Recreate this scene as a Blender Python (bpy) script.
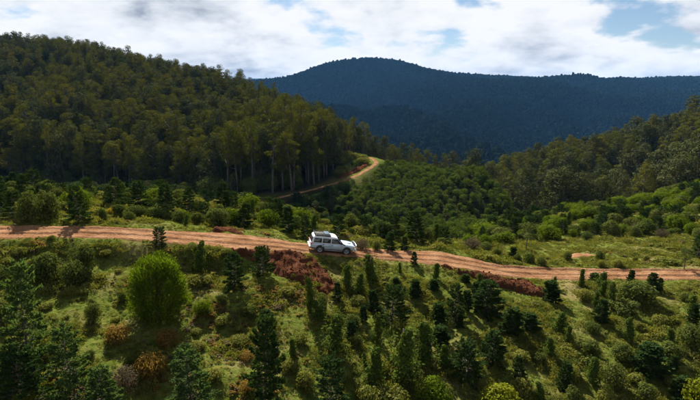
import bpy, bmesh, math, random
import numpy as np
from mathutils import Vector, Matrix

# ------------------------------------------------------------------ scene
for o in list(bpy.data.objects):
    bpy.data.objects.remove(o, do_unlink=True)
SC = bpy.context.scene
COL = SC.collection
R = math.radians
rng = np.random.default_rng(7)
random.seed(7)

# ------------------------------------------------------------------ camera
CAM_Z, PITCH = 16.0, R(12.0)
cam_d = bpy.data.cameras.new('camera')
cam = bpy.data.objects.new('camera', cam_d)
COL.objects.link(cam)
cam.location = (0, 0, CAM_Z)
cam.rotation_euler = (R(90) - PITCH, 0, 0)
cam_d.sensor_width = 36
cam_d.lens = 36 * 500 / 700
cam_d.clip_start = 0.5
cam_d.clip_end = 40000
SC.camera = cam

# ------------------------------------------------------------------ light
SUN_AZ, SUN_EL = R(-16), R(37)
sdir = Vector((math.sin(SUN_AZ) * math.cos(SUN_EL), math.cos(SUN_AZ) * math.cos(SUN_EL), math.sin(SUN_EL)))
sl = bpy.data.lights.new('sun', 'SUN')
sl.energy = 5.0
sl.angle = R(0.5)
sl.color = (1.0, 0.93, 0.82)
so = bpy.data.objects.new('sun', sl)
so.rotation_euler = sdir.to_track_quat('Z', 'Y').to_euler()
so.location = (-60, 60, 90)
COL.objects.link(so)

SC.view_settings.view_transform = 'Standard'
SC.view_settings.look = 'None'
SC.view_settings.exposure = 1.85
SC.view_settings.gamma = 1.0
SC.view_settings.use_curve_mapping = False
SC.render.engine = 'CYCLES'
SC.cycles.use_denoising = True
SC.cycles.max_bounces = 6
SC.cycles.diffuse_bounces = 3
SC.cycles.transparent_max_bounces = 4
SC.cycles.volume_bounces = 0


def N(nt, typ, **kw):
    n = nt.nodes.new(typ)
    for k, v in kw.items():
        if k.startswith('i_'):
            n.inputs[k[2:].replace('_', ' ')].default_value = v
        else:
            setattr(n, k, v)
    return n


def ramp(nt, stops, interp='LINEAR'):
    n = nt.nodes.new('ShaderNodeValToRGB')
    n.color_ramp.interpolation = interp
    els = n.color_ramp.elements
    while len(els) < len(stops):
        els.new(0.5)
    for e, (p, c) in zip(els, stops):
        e.position = p
        e.color = (*c, 1) if len(c) == 3 else c
    return n


def math_n(nt, op, a=None, b=None, c=None):
    n = nt.nodes.new('ShaderNodeMath')
    n.operation = op
    for i, v in enumerate((a, b, c)):
        if v is None:
            continue
        if isinstance(v, (int, float)):
            n.inputs[i].default_value = v
        else:
            nt.links.new(v, n.inputs[i])
    return n.outputs[0]


def mixc(nt, fac, a, b, blend='MIX'):
    n = nt.nodes.new('ShaderNodeMix')
    n.data_type = 'RGBA'
    n.blend_type = blend
    for i, v in ((0, fac), (6, a), (7, b)):
        if isinstance(v, (int, float)):
            n.inputs[i].default_value = v
        elif isinstance(v, tuple):
            n.inputs[i].default_value = (*v, 1)
        else:
            nt.links.new(v, n.inputs[i])
    return n.outputs[2]


def build_world():
    w = bpy.data.worlds.new('World')
    SC.world = w
    w.use_nodes = True
    nt = w.node_tree
    nt.nodes.clear()
    out = N(nt, 'ShaderNodeOutputWorld')
    bg = N(nt, 'ShaderNodeBackground')
    bg.inputs['Strength'].default_value = 0.05
    sky = N(nt, 'ShaderNodeTexSky', sky_type='NISHITA')
    sky.sun_disc = False
    sky.sun_elevation = SUN_EL
    sky.sun_rotation = SUN_AZ % (2 * math.pi)
    sky.altitude = 600
    sky.air_density = 1.0
    sky.dust_density = 0.3
    sky.ozone_density = 2.0
    tc = N(nt, 'ShaderNodeTexCoord')
    sx = N(nt, 'ShaderNodeSeparateXYZ')
    nt.links.new(tc.outputs['Generated'], sx.inputs[0])
    zc = math_n(nt, 'MAXIMUM', sx.outputs[2], 0.0)
    SEED = 6.6

    def cloud(dz, scale, detail, rough, seed, flat=1.7, lac=2.0):
        # heaped clouds, a little flattened; they shrink with distance towards the horizon
        k = math_n(nt, 'DIVIDE', 1.0, math_n(nt, 'ADD', zc, 0.42))
        cb = N(nt, 'ShaderNodeCombineXYZ')
        nt.links.new(math_n(nt, 'MULTIPLY', sx.outputs[0], k), cb.inputs[0])
        nt.links.new(math_n(nt, 'MULTIPLY', sx.outputs[1], k), cb.inputs[1])
        zz = math_n(nt, 'MULTIPLY', math_n(nt, 'MULTIPLY', math_n(nt, 'ADD', zc, dz), flat), k)
        nt.links.new(math_n(nt, 'ADD', zz, seed), cb.inputs[2])
        nz = N(nt, 'ShaderNodeTexNoise', noise_dimensions='3D')
        nz.inputs['Scale'].default_value = scale
        nz.inputs['Detail'].default_value = detail
        nz.inputs['Roughness'].default_value = rough
        nz.inputs['Lacunarity'].default_value = lac
        nz.inputs['Distortion'].default_value = 0.1
        nt.links.new(cb.outputs[0], nz.inputs['Vector'])
        return nz.outputs['Fac']
    big = cloud(0, 1.1, 2, 0.5, SEED + 11)
    D, RG, S_ = 12, 0.53, 3.4
    lo = cloud(-0.012, S_, D, RG, SEED)
    hi = cloud(0.014, S_, D, RG, SEED)
    mid = cloud(0.0, S_, D, RG, SEED)
    dens = math_n(nt, 'ADD', mid, math_n(nt, 'MULTIPLY', math_n(nt, 'SUBTRACT', big, 0.5), 0.5))
    # upper sky out of view thinned and greyed to cut the ambient fill
    zr = N(nt, 'ShaderNodeMapRange', interpolation_type='SMOOTHSTEP')
    zr.inputs['From Min'].default_value = 0.2; zr.inputs['From Max'].default_value = 0.7
    nt.links.new(zc, zr.inputs['Value'])
    up = zr.outputs[0]
    dens = math_n(nt, 'SUBTRACT', dens, math_n(nt, 'MULTIPLY', up, 0.12))
    # cloud behind cloud closes the gaps low over the horizon
    hr_ = N(nt, 'ShaderNodeMapRange', interpolation_type='SMOOTHSTEP')
    hr_.inputs['From Min'].default_value = 0.16; hr_.inputs['From Max'].default_value = 0.02
    nt.links.new(zc, hr_.inputs['Value'])
    dens = math_n(nt, 'ADD', dens, math_n(nt, 'MULTIPLY', hr_.outputs[0], 0.05))
    cover = ramp(nt, [(0.295, (0, 0, 0)), (0.40, (1, 1, 1))], 'EASE')
    nt.links.new(dens, cover.inputs[0])
    thick = ramp(nt, [(0.44, (0, 0, 0)), (0.66, (1, 1, 1))], 'EASE')
    nt.links.new(dens, thick.inputs[0])
    emb = math_n(nt, 'SUBTRACT', lo, hi)
    shade = math_n(nt, 'ADD', math_n(nt, 'MULTIPLY', emb, -2.6), math_n(nt, 'MULTIPLY', thick.outputs[0], 0.42))
    shade = math_n(nt, 'ADD', math_n(nt, 'ADD', shade, 0.12), math_n(nt, 'MULTIPLY', up, 0.65))
    K = 5.45
    shr = ramp(nt, [(0.0, (K, K * 1.005, K * 1.01)), (0.30, (K * .90, K * .92, K * .95)), (0.62, (K * .68, K * .72, K * .78)), (1.0, (K * .34, K * .38, K * .45))])
    nt.links.new(shade, shr.inputs[0])
    skyb = mixc(nt, 1.0, sky.outputs[0], (0.46, 0.47, 0.49), 'MULTIPLY')
    col = mixc(nt, cover.outputs[0], skyb, shr.outputs[0])
    nt.links.new(col, bg.inputs[0])
    nt.links.new(bg.outputs[0], out.inputs[0])


build_world()

# ------------------------------------------------------------------ helpers


def tag(o, label=None, cat=None, group=None, kind=None):
    if label: o['label'] = label
    if cat: o['category'] = cat
    if group: o['group'] = group
    if kind: o['kind'] = kind
    return o


def link(name, me, parent=None, loc=None):
    o = bpy.data.objects.new(name, me)
    COL.objects.link(o)
    if parent is not None:
        o.parent = parent
    if loc is not None:
        o.location = loc
    return o


def ray(u, v):
    """direction of the camera ray through a point of a 700 x 400 frame"""
    x, z = (u - 350) / 500, (200 - v) / 500
    return np.array([x, math.cos(PITCH) + z * math.sin(PITCH), -math.sin(PITCH) + z * math.cos(PITCH)])


def at_depth(u, v, Y):
    d = ray(u, v)
    p = d * (Y / d[1])
    return np.array([p[0], Y, CAM_Z + p[2]])


def at_height(u, v, z):
    d = ray(u, v)
    p = d * ((z - CAM_Z) / d[2])
    return np.array([p[0], p[1], z])


def uY(u, Y):
    return ((u - 350) / 500 * Y / 0.985, Y)


def project(p):
    x, y, z = p[..., 0], p[..., 1], p[..., 2] - CAM_Z
    c, s = math.cos(PITCH), math.sin(PITCH)
    dep = y * c - z * s
    up = y * s + z * c
    return 350 + 500 * x / dep, 200 - 500 * up / dep, dep


def in_poly(x, y, poly):
    x = np.asarray(x, float); y = np.asarray(y, float)
    r = np.zeros(x.shape, bool)
    n = len(poly)
    for i in range(n):
        x0, y0 = poly[i]; x1, y1 = poly[(i + 1) % n]
        c = ((y0 > y) != (y1 > y))
        xi = (x1 - x0) * (y - y0) / ((y1 - y0) if y1 != y0 else 1e-9) + x0
        r ^= c & (x < xi)
    return r


def poly_dist(x, y, poly):
    """signed distance (inside positive)"""
    x = np.asarray(x, float); y = np.asarray(y, float)
    d = np.full(x.shape, 1e9)
    n = len(poly)
    for i in range(n):
        x0, y0 = poly[i]; x1, y1 = poly[(i + 1) % n]
        dx, dy = x1 - x0, y1 - y0
        t = np.clip(((x - x0) * dx + (y - y0) * dy) / (dx * dx + dy * dy + 1e-9), 0, 1)
        d = np.minimum(d, np.hypot(x - x0 - t * dx, y - y0 - t * dy))
    return np.where(in_poly(x, y, poly), d, -d)


def _hash(ix, iy, seed):
    h = (ix.astype(np.int64) * 374761393 + iy.astype(np.int64) * 668265263 + seed * 1442695041) & 0xffffffff
    h = ((h ^ (h >> 13)) * 1274126177) & 0xffffffff
    return ((h ^ (h >> 16)) & 0xffff) / 65535.0


def vnoise(x, y, seed=0):
    x = np.asarray(x, float); y = np.asarray(y, float)
    ix, iy = np.floor(x), np.floor(y)
    fx, fy = x - ix, y - iy
    fx = fx * fx * fx * (fx * (fx * 6 - 15) + 10)
    fy = fy * fy * fy * (fy * (fy * 6 - 15) + 10)
    a = _hash(ix, iy, seed); b = _hash(ix + 1, iy, seed)
    c = _hash(ix, iy + 1, seed); d = _hash(ix + 1, iy + 1, seed)
    return (a + (b - a) * fx + (c - a) * fy + (a - b - c + d) * fx * fy) * 2 - 1


def fbm(x, y, octv=4, seed=0, gain=0.5):
    s, a = 0, 1.0
    for i in range(octv):
        s = s + a * vnoise(x * 2 ** i + 17.3 * i, y * 2 ** i - 9.1 * i, seed + i)
        a *= gain
    return s


def smooth(a, b, x):
    t = np.clip((x - a) / (b - a), 0, 1)
    return t * t * (3 - 2 * t)


# ------------------------------------------------------------------ terrain
# road: (u of centre, v of far edge, v of near edge, depth of the centre line)
ROAD = [(-150, 227, 238, 41), (-70, 227, 238, 43), (0, 226, 238, 44.6), (60, 226, 237, 46), (105, 227, 237, 47),
        (140, 228.5, 239.5, 47.8), (175, 231, 243, 48.5), (205, 232, 246, 49), (235, 233.5, 249, 49.6),
        (265, 236.5, 250, 50.1), (300, 242.5, 253, 50.7), (344, 246.5, 257, 51.5), (370, 248, 259, 52),
        (400, 250, 261.5, 52.5), (430, 250, 265, 52.8), (450, 251, 268.5, 53), (475, 257, 272.5, 53.2), (500, 264.5, 276, 53.4),
        (530, 267, 278.5, 53.5), (560, 268, 279.5, 53.6), (640, 269, 279, 53.6), (700, 269.5, 278.5, 53.6),
        (780, 269, 278, 53.6), (900, 268, 277, 53.6)]
rc, rn, rf = [], [], []
for (u, vf, vn, Y) in ROAD:
    vm = vf + (vn - vf) * 0.48
    c = at_depth(u, vm, Y)
    rc.append(c)
    rf.append(at_height(u, vf, c[2]))
    rn.append(at_height(u, vn, c[2]))
rc, rn, rf = map(np.array, (rc, rn, rf))


def resample(pts, step):
    pts = np.asarray(pts)
    seg = np.hypot(np.diff(pts[:, 0]), np.diff(pts[:, 1]))
    s = np.concatenate([[0], np.cumsum(seg)])
    n = int(s[-1] / step)
    t = np.linspace(0, s[-1], n)
    out = np.stack([np.interp(t, s, pts[:, i]) for i in range(pts.shape[1])], 1)
    k = np.array([1, 4, 6, 4, 1]) / 16
    for _ in range(int(3 / step)):
        pad = np.concatenate([out[:1]] * 2 + [out] + [out[-1:]] * 2)
        out = sum(k[j] * pad[j:j + len(out)] for j in range(5))
    return out


cat_ = resample(np.concatenate([rc, np.hypot(*(rf - rc)[:, :2].T)[:, None], np.hypot(*(rn - rc)[:, :2].T)[:, None]], 1), 0.5)
RD_C, RD_WF, RD_WN = cat_[:, :3], cat_[:, 3] * 0.88, cat_[:, 4] * 0.88
tg = np.gradient(RD_C[:, :2], axis=0)
tg /= np.linalg.norm(tg, axis=1)[:, None]
RD_T = tg
RD_N = np.stack([-tg[:, 1], tg[:, 0]], 1)          # points to the far side

TRACK = [(225, 210, 133), (255, 204, 140), (280, 197, 148), (310, 190, 156), (340, 181.5, 164), (358, 175, 171),
         (371, 167.5, 179), (377, 162.5, 187), (373, 158.5, 196), (362, 156, 206), (350, 153, 216)]
TK_C = resample(np.array([at_depth(*t) for t in TRACK]), 1.0)
tt = np.gradient(TK_C[:, :2], axis=0); tt /= np.linalg.norm(tt, axis=1)[:, None]
TK_N = np.stack([-tt[:, 1], tt[:, 0]], 1)

ctrl = []          # (x, y, z)


def cp(u, Y, v=None, z=None):
    if v is not None:
        p = at_depth(u, v, Y)
        ctrl.append(p)
    else:
        x, y = uY(u, Y)
        ctrl.append(np.array([x, y, z]))


for r in rc[::2]:
    ctrl.append(r)
for t in TRACK:
    ctrl.append(at_depth(*t))
# foreground slope below the road
for u, rows in {-120: ((400, 25), (320, 32), (265, 38)), 0: ((400, 26), (340, 30.8), (300, 35.3), (260, 40.6)),
                100: ((400, 27), (340, 32.3), (300, 37.3), (258, 43.2)), 200: ((400, 28), (340, 33.8), (300, 39.3), (262, 45.6)),
                350: ((400, 29), (340, 35.3), (300, 41.5), (275, 46)), 500: ((400, 30.2), (340, 37), (300, 44), (286, 47.8)),
                600: ((400, 31), (340, 38), (300, 45.2), (286, 49)), 700: ((400, 31.5), (340, 38.7), (300, 46), (286, 49.5)),
                820: ((400, 31.5), (340, 38.7), (300, 46))}.items():
    for v, Y in rows:
        cp(u, Y, v)
for u, za, zb in ((-200, -4.5, -2.8), (0, -5, -3.2), (175, -6, -4.2), (350, -7, -5), (525, -7.6, -5.8), (700, -8, -6.3), (900, -8, -6.3)):
    cp(u, 18, z=za)
    cp(u, 23, z=zb)
# beyond the road on the left: shrubby flat, a crest, then the gully
for u, rows in {-120: ((212, 55), (198, 66), (189, 80)), 0: ((215, 55), (201, 66), (191, 80)), 100: ((219, 56), (206, 66), (197, 78)),
                200: ((225, 57), (213, 66), (205, 75)), 260: ((230, 57.5), (219, 66), (212, 72)), 320: ((238, 58), (230, 65), (225, 69)),
                400: ((247, 58), (241, 64)), 450: ((250, 59), (246, 66))}.items():
    for v, Y in rows:
        cp(u, Y, v)
for u, rows in {-120: ((110, -9), (145, -18), (180, -19)), 0: ((110, -9), (145, -18), (180, -19)), 100: ((105, -10), (140, -18), (178, -19)),
                200: ((100, -11), (125, -18.5)), 280: ((95, -12.5), (118, -20)), 350: ((88, -11), (105, -19), (128, -21)),
                410: ((82, -9), (100, -17), (118, -20.5))}.items():
    for Y, z in rows:
        cp(u, Y, z=z)
# plantation slope
for u, rows in {370: ((208, 142), (190, 156)), 400: ((215, 140), (190, 160), (174, 176)), 450: ((232, 112), (202, 152), (180, 183)),
                490: ((225, 116), (206, 150), (190, 178))}.items():
    for v, Y in rows:
        cp(u, Y, v)
# right-hand clearing
for u, rows in {500: ((256, 62), (238, 84), (226, 106)), 550: ((258, 62), (240, 78), (222, 100), (214, 114)), 600: ((258, 62), (242, 74), (222, 95), (210, 114)),
                650: ((258, 62), (240, 75), (214, 98), (203, 116)), 700: ((258, 62), (238, 76), (211, 97), (193, 118)),
                800: ((256, 62), (228, 78), (196, 100), (175, 120))}.items():
    for v, Y in rows:
        cp(u, Y, v)
for u, rows in {500: ((140, -24), (180, -34), (230, -39), (300, -39), (380, -60)), 560: ((140, -22), (170, -31), (230, -31), (290, -25), (380, -46)),
                620: ((140, -17), (165, -28), (220, -30), (300, -21), (380, -40)), 700: ((140, -11), (165, -20), (220, -18), (300, -6), (390, -26)),
                850: ((150, -6), (170, -12), (220, -8), (300, 8), (400, -8))}.items():
    for Y, z in rows:
        cp(u, Y, z=z)
# forested hill on the left
for u, rows in {-150: ((185, -19), (250, -2), (330, 22), (425, 43), (540, 26)), 0: ((185, -18), (250, -4), (330, 20), (420, 40), (540, 20)),
                100: ((182, -18), (250, -5), (330, 18), (415, 36), (540, 10)), 200: ((178, -18), (240, -9), (310, 4), (385, 15), (500, -18)),
                260: ((170, -15), (240, -11), (310, -1), (360, 3), (470, -34)), 310: ((185, -11), (240, -11), (310, -10), (420, -44)),
                350: ((190, -8), (225, -10), (290, -18), (400, -55)), 400: ((200, -13), (250, -26), (330, -52)),
                440: ((200, -17), (235, -31), (310, -58))}.items():
    for Y, z in rows:
        cp(u, Y, z=z)
# valley and mountains
for u in (-200, 0, 200, 350, 450, 550, 650, 800, 1000):
    cp(u, 650, z=-95 if 200 < u < 700 else -50)
    cp(u, 1000, z=-110)
    cp(u, 1600, z=-70)
    cp(u, 2300, z=20)
CREST = [(-300, 82), (0, 84), (200, 86), (268, 84), (293, 78.5), (320, 68), (340, 62.5), (356, 60), (371, 58.5), (390, 61), (410, 66.5), (445, 71.5),
         (490, 75.5), (540, 79.5), (590, 82.5), (620, 83), (645, 80.5), (690, 80.5), (760, 79), (900, 78), (1100, 78)]
for u, v in CREST:
    Yc = 3000 + max(0, u - 400) * 2.2
    p = at_depth(u, v, Yc); ctrl.append(p)
    x, y = uY(u, Yc * 1.3); ctrl.append(np.array([x, y, p[2] - 130]))
    x, y = uY(u, 6500); ctrl.append(np.array([x, y, 10.0]))
for u in (-300, 0, 150, 250, 270, 300, 350):
    ctrl.append(at_depth(u, 78.5, 8600))
for u in (500, 700, 1000):
    ctrl.append(np.array([*uY(u, 8600), 100.0]))
for u in (-300, 0, 300, 700, 1000):
    ctrl.append(np.array([*uY(u, 11500), 0.0]))
ctrl = np.array(ctrl)


def warp(x, y):
    th = np.clip(np.arctan2(x, np.maximum(y, 6.0)), -0.95, 0.95)
    r = np.maximum(np.hypot(x, y * 1.0), 16.0)
    return th * 1.15, np.log(r)


ca, cb_ = warp(ctrl[:, 0], ctrl[:, 1])
C0 = 0.035


def kern(a, b):
    return np.sqrt((a[:, None] - ca[None]) ** 2 + (b[:, None] - cb_[None]) ** 2 + C0 * C0)


# heights are interpolated as the slope seen from the origin, which keeps near and far points commensurate
cr = np.exp(cb_)
Kmat = kern(ca, cb_)
Aug = np.zeros((len(ca) + 1, len(ca) + 1))
Aug[:-1, :-1] = Kmat - 2e-3 * np.eye(len(ca))
Aug[:-1, -1] = 1; Aug[-1, :-1] = 1
SOL = np.linalg.solve(Aug, np.concatenate([(ctrl[:, 2] - CAM_Z) / cr, [0]]))


def base_height(x, y):
    out = np.empty(x.shape)
    for i in range(0, len(x), 20000):
        a, b = warp(x[i:i + 20000], y[i:i + 20000])
        out[i:i + 20000] = CAM_Z + (kern(a, b) @ SOL[:-1] + SOL[-1]) * np.exp(b)
    bk = smooth(12, 2, y)
    return out * (1 - bk) + (-12.5) * bk


def road_info(x, y):
    """nearest road sample, signed lateral offset, for points near the road"""
    idx = np.full(x.shape, -1)
    lat = np.full(x.shape, 1e3)
    near = np.where((y > 25) & (y < 75) & (np.abs(x) < 80))[0]
    for i in range(0, len(near), 4000):
        k = near[i:i + 4000]
        d2 = (x[k][:, None] - RD_C[:, 0]) ** 2 + (y[k][:, None] - RD_C[:, 1]) ** 2
        j = d2.argmin(1)
        idx[k] = j
        lat[k] = (x[k] - RD_C[j, 0]) * RD_N[j, 0] + (y[k] - RD_C[j, 1]) * RD_N[j, 1]
    return idx, lat


def track_dist(x, y):
    d = np.full(x.shape, 1e3); zz = np.zeros(x.shape); lat = np.full(x.shape, 1e3)
    near = np.where((y > 110) & (y < 240) & (np.abs(x) < 70))[0]
    for i in range(0, len(near), 4000):
        k = near[i:i + 4000]
        d2 = (x[k][:, None] - TK_C[:, 0]) ** 2 + (y[k][:, None] - TK_C[:, 1]) ** 2
        j = d2.argmin(1)
        d[k] = np.sqrt(d2[np.arange(len(k)), j]); zz[k] = TK_C[j, 2]
        lat[k] = (x[k] - TK_C[j, 0]) * TK_N[j, 0] + (y[k] - TK_C[j, 1]) * TK_N[j, 1]
    return d, zz, lat


TRACK_HW = 0.9


def height(x, y):
    x = np.asarray(x, float); y = np.asarray(y, float)
    z = base_height(x, y)
    d = np.hypot(x, y)
    near = smooth(180, 60, d)
    z = z + near * (0.28 * fbm(x / 5, y / 5, 3, 3) + 0.12 * fbm(x / 1.3, y / 1.3, 3, 9))
    midw = smooth(90, 160, d) * smooth(900, 500, d)
    z = z + midw * 1.6 * fbm(x / 45, y / 45, 3, 21)
    farw = smooth(650, 1300, d) * smooth(7000, 5000, d)
    crest = np.exp(-((d - 3050 - np.clip(x, 0, 3000) * 0.45) / 620) ** 2)
    rid = 1 - np.abs(fbm(x / 760 + 3.1, y / 1100, 4, 33, 0.42)) * 1.6
    z = z + farw * (1 - 0.92 * crest) * (rid * 75 - 50) + farw * crest * 5 * fbm(x / 160, y / 160, 3, 5)
    z = z + farw * (1 - crest) * 62 * (0.6 - np.abs(fbm(x / 330 + 0.25 * y / 330, y / 1500, 3, 44, 0.5)))
    # road bench
    j, lat = road_info(x, y)
    m = j >= 0
    jj = np.where(m, j, 0)
    w = np.where(lat > 0, RD_WF[jj], RD_WN[jj])
    e = np.abs(lat) - w - 0.25 * vnoise(x / 0.9, y / 0.9, 51)
    k = np.where(m, smooth(2.6, 0.1, e), 0)
    z = z * (1 - k) + RD_C[jj, 2] * k
    inside = np.where(m, smooth(0.35, -0.25, e), 0)
    z = z - 0.22 * inside
    td, tz, tl = track_dist(x, y)
    k = smooth(5.5, 2.4, td)
    z = z * (1 - k) + (tz - 0.12) * k
    return z


def axis(lo, hi, fine_lo, fine_hi, step, growth):
    a = list(np.arange(fine_lo, fine_hi + 1e-6, step))
    s, p = step, a[-1]
    while p < hi:
        s = min(max(s * 1.04, 0), max(step, abs(p) * growth)); p += s; a.append(p)
    s, p = step, a[0]
    while p > lo:
        s = min(s * 1.04, max(step, abs(p) * growth)); p -= s; a.insert(0, p)
    return np.array(a)


GX = axis(-8800, 8800, -66, 66, 0.62, 0.026)
GY = axis(-70, 11200, 23, 84, 0.62, 0.022)
XX, YY = np.meshgrid(GX, GY)
ZZ = height(XX.ravel(), YY.ravel()).reshape(XX.shape)


def ground(x, y):
    x = np.asarray(x, float); y = np.asarray(y, float)
    i = np.clip(np.searchsorted(GX, x) - 1, 0, len(GX) - 2)
    j = np.clip(np.searchsorted(GY, y) - 1, 0, len(GY) - 2)
    fx = (x - GX[i]) / (GX[i + 1] - GX[i]); fy = (y - GY[j]) / (GY[j + 1] - GY[j])
    return (ZZ[j, i] * (1 - fx) * (1 - fy) + ZZ[j, i + 1] * fx * (1 - fy) + ZZ[j + 1, i] * (1 - fx) * fy + ZZ[j + 1, i + 1] * fx * fy)


def hit(u, v, t0=20.0, t1=400.0):
    """where the ray through (u, v) first meets the ground"""
    d = ray(u, v)
    t = np.concatenate([np.arange(t0, 90, 0.12), np.arange(90, t1, 0.6)])
    p = d[None] * t[:, None]
    g = ground(p[:, 0], p[:, 1])
    b = np.where(p[:, 2] + CAM_Z <= g)[0]
    i = b[0] if len(b) else len(t) - 1
    return np.array([p[i, 0], p[i, 1], g[i]])


def visible(p):
    """do points above the ground see the camera past the bare terrain"""
    s = np.linspace(0.06, 0.97, 60)
    q0 = np.array([0, 0, CAM_Z])
    ok = np.ones(len(p), bool)
    for f in s:
        q = q0 + (p - q0) * f
        ok &= q[:, 2] > ground(q[:, 0], q[:, 1])
    return ok


def grid_mesh(name, P, closed=False):
    """P: rows x cols x 3"""
    nr, nc = P.shape[:2]
    i = np.arange(nr * nc).reshape(nr, nc)
    q = np.stack([i[:-1, :-1], i[:-1, 1:], i[1:, 1:], i[1:, :-1]], -1).reshape(-1, 4)
    return raw_mesh(name, P.reshape(-1, 3), q, smooth_=True)


def raw_mesh(name, V, Q, T=None, smooth_=False, mats=(), mi=None):
    me = bpy.data.meshes.new(name)
    V = np.asarray(V, np.float32)
    Q = np.asarray(Q, np.int32).reshape(-1, 4)
    T = np.zeros((0, 3), np.int32) if T is None else np.asarray(T, np.int32).reshape(-1, 3)
    nl = Q.size + T.size
    me.vertices.add(len(V)); me.vertices.foreach_set('co', V.ravel())
    me.loops.add(nl); me.loops.foreach_set('vertex_index', np.concatenate([Q.ravel(), T.ravel()]))
    me.polygons.add(len(Q) + len(T))
    st = np.concatenate([np.arange(len(Q)) * 4, Q.size + np.arange(len(T)) * 3]).astype(np.int32)
    me.polygons.foreach_set('loop_start', st)
    if smooth_:
        me.polygons.foreach_set('use_smooth', np.ones(len(Q) + len(T), bool))
    for m in mats:
        me.materials.append(m)
    if mi is not None:
        me.polygons.foreach_set('material_index', np.asarray(mi, np.int32))
    me.update(calc_edges=True)
    return me


# ------------------------------------------------------------------ materials
def new_mat(name):
    m = bpy.data.materials.new(name)
    m.use_nodes = True
    nt = m.node_tree
    b = nt.nodes['Principled BSDF']
    return m, nt, b


def plain(name, col, rough=0.5, metal=0.0, spec=0.5, coat=0.0, noise=0.0, nscale=6.0):
    m, nt, b = new_mat(name)
    b.inputs['Roughness'].default_value = rough
    b.inputs['Metallic'].default_value = metal
    b.inputs['Specular IOR Level'].default_value = spec
    b.inputs['Coat Weight'].default_value = coat
    b.inputs['Base Color'].default_value = (*col, 1)
    if noise:
        tc = N(nt, 'ShaderNodeTexCoord')
        nz = N(nt, 'ShaderNodeTexNoise')
        nz.inputs['Scale'].default_value = nscale
        nz.inputs['Detail'].default_value = 5
        nt.links.new(tc.outputs['Object'], nz.inputs['Vector'])
        r = ramp(nt, [(0.3, tuple(c * (1 - noise) for c in col)), (0.7, tuple(min(1, c * (1 + noise)) for c in col))])
        nt.links.new(nz.outputs['Fac'], r.inputs[0])
        nt.links.new(r.outputs[0], b.inputs['Base Color'])
    return m


def leaf_mat(name, a, b_, c=None, transl=0.3, rough=0.55, tint=(1.25, 1.2, 0.5), spec=0.0):
    """leaf colours vary from plant to plant (a..b) and from leaf to leaf (towards c)"""
    m, nt, b = new_mat(name)
    oi = N(nt, 'ShaderNodeObjectInfo')
    ge = N(nt, 'ShaderNodeNewGeometry')
    col = mixc(nt, oi.outputs['Random'], a, b_)
    if c is not None:
        f = math_n(nt, 'POWER', ge.outputs['Random Per Island'], 2.0)
        col = mixc(nt, f, col, c)
    nt.links.new(col, b.inputs['Base Color'])
    b.inputs['Roughness'].default_value = 0.75
    b.inputs['Specular IOR Level'].default_value = spec
    tr = N(nt, 'ShaderNodeBsdfTranslucent')
    nt.links.new(mixc(nt, 1.0, col, tint, 'MULTIPLY'), tr.inputs['Color'])
    mx = N(nt, 'ShaderNodeMixShader')
    mx.inputs[0].default_value = transl
    nt.links.new(b.outputs[0], mx.inputs[1])
    nt.links.new(tr.outputs[0], mx.inputs[2])
    nt.links.new(mx.outputs[0], nt.nodes['Material Output'].inputs['Surface'])
    return m


def bark_mat(name, a, b_, scale=3.0):
    m, nt, b = new_mat(name)
    tc = N(nt, 'ShaderNodeTexCoord')
    nz = N(nt, 'ShaderNodeTexNoise')
    nz.inputs['Scale'].default_value = scale
    nz.inputs['Detail'].default_value = 6
    nt.links.new(tc.outputs['Object'], nz.inputs['Vector'])
    r = ramp(nt, [(0.35, a), (0.65, b_)])
    nt.links.new(nz.outputs['Fac'], r.inputs[0])
    nt.links.new(r.outputs[0], b.inputs['Base Color'])
    b.inputs['Roughness'].default_value = 0.9
    return m


def soil_mat(name, dark, mid, light, scale=0.5, bump=0.6):
    m, nt, b = new_mat(name)
    ge = N(nt, 'ShaderNodeNewGeometry')
    n1 = N(nt, 'ShaderNodeTexNoise'); n1.inputs['Scale'].default_value = scale; n1.inputs['Detail'].default_value = 8; n1.inputs['Roughness'].default_value = 0.62
    n2 = N(nt, 'ShaderNodeTexNoise'); n2.inputs['Scale'].default_value = scale * 9; n2.inputs['Detail'].default_value = 5
    for n in (n1, n2):
        nt.links.new(ge.outputs['Position'], n.inputs['Vector'])
    f = math_n(nt, 'ADD', math_n(nt, 'MULTIPLY', n1.outputs['Fac'], 0.65), math_n(nt, 'MULTIPLY', n2.outputs['Fac'], 0.35))
    r = ramp(nt, [(0.36, dark), (0.5, mid), (0.64, light)])
    nt.links.new(f, r.inputs[0])
    nt.links.new(r.outputs[0], b.inputs['Base Color'])
    b.inputs['Roughness'].default_value = 0.95
    b.inputs['Specular IOR Level'].default_value = 0.0
    bp = N(nt, 'ShaderNodeBump'); bp.inputs['Strength'].default_value = bump; bp.inputs['Distance'].default_value = 0.12
    nt.links.new(n2.outputs['Fac'], bp.inputs['Height'])
    nt.links.new(bp.outputs[0], b.inputs['Normal'])
    return m


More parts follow.
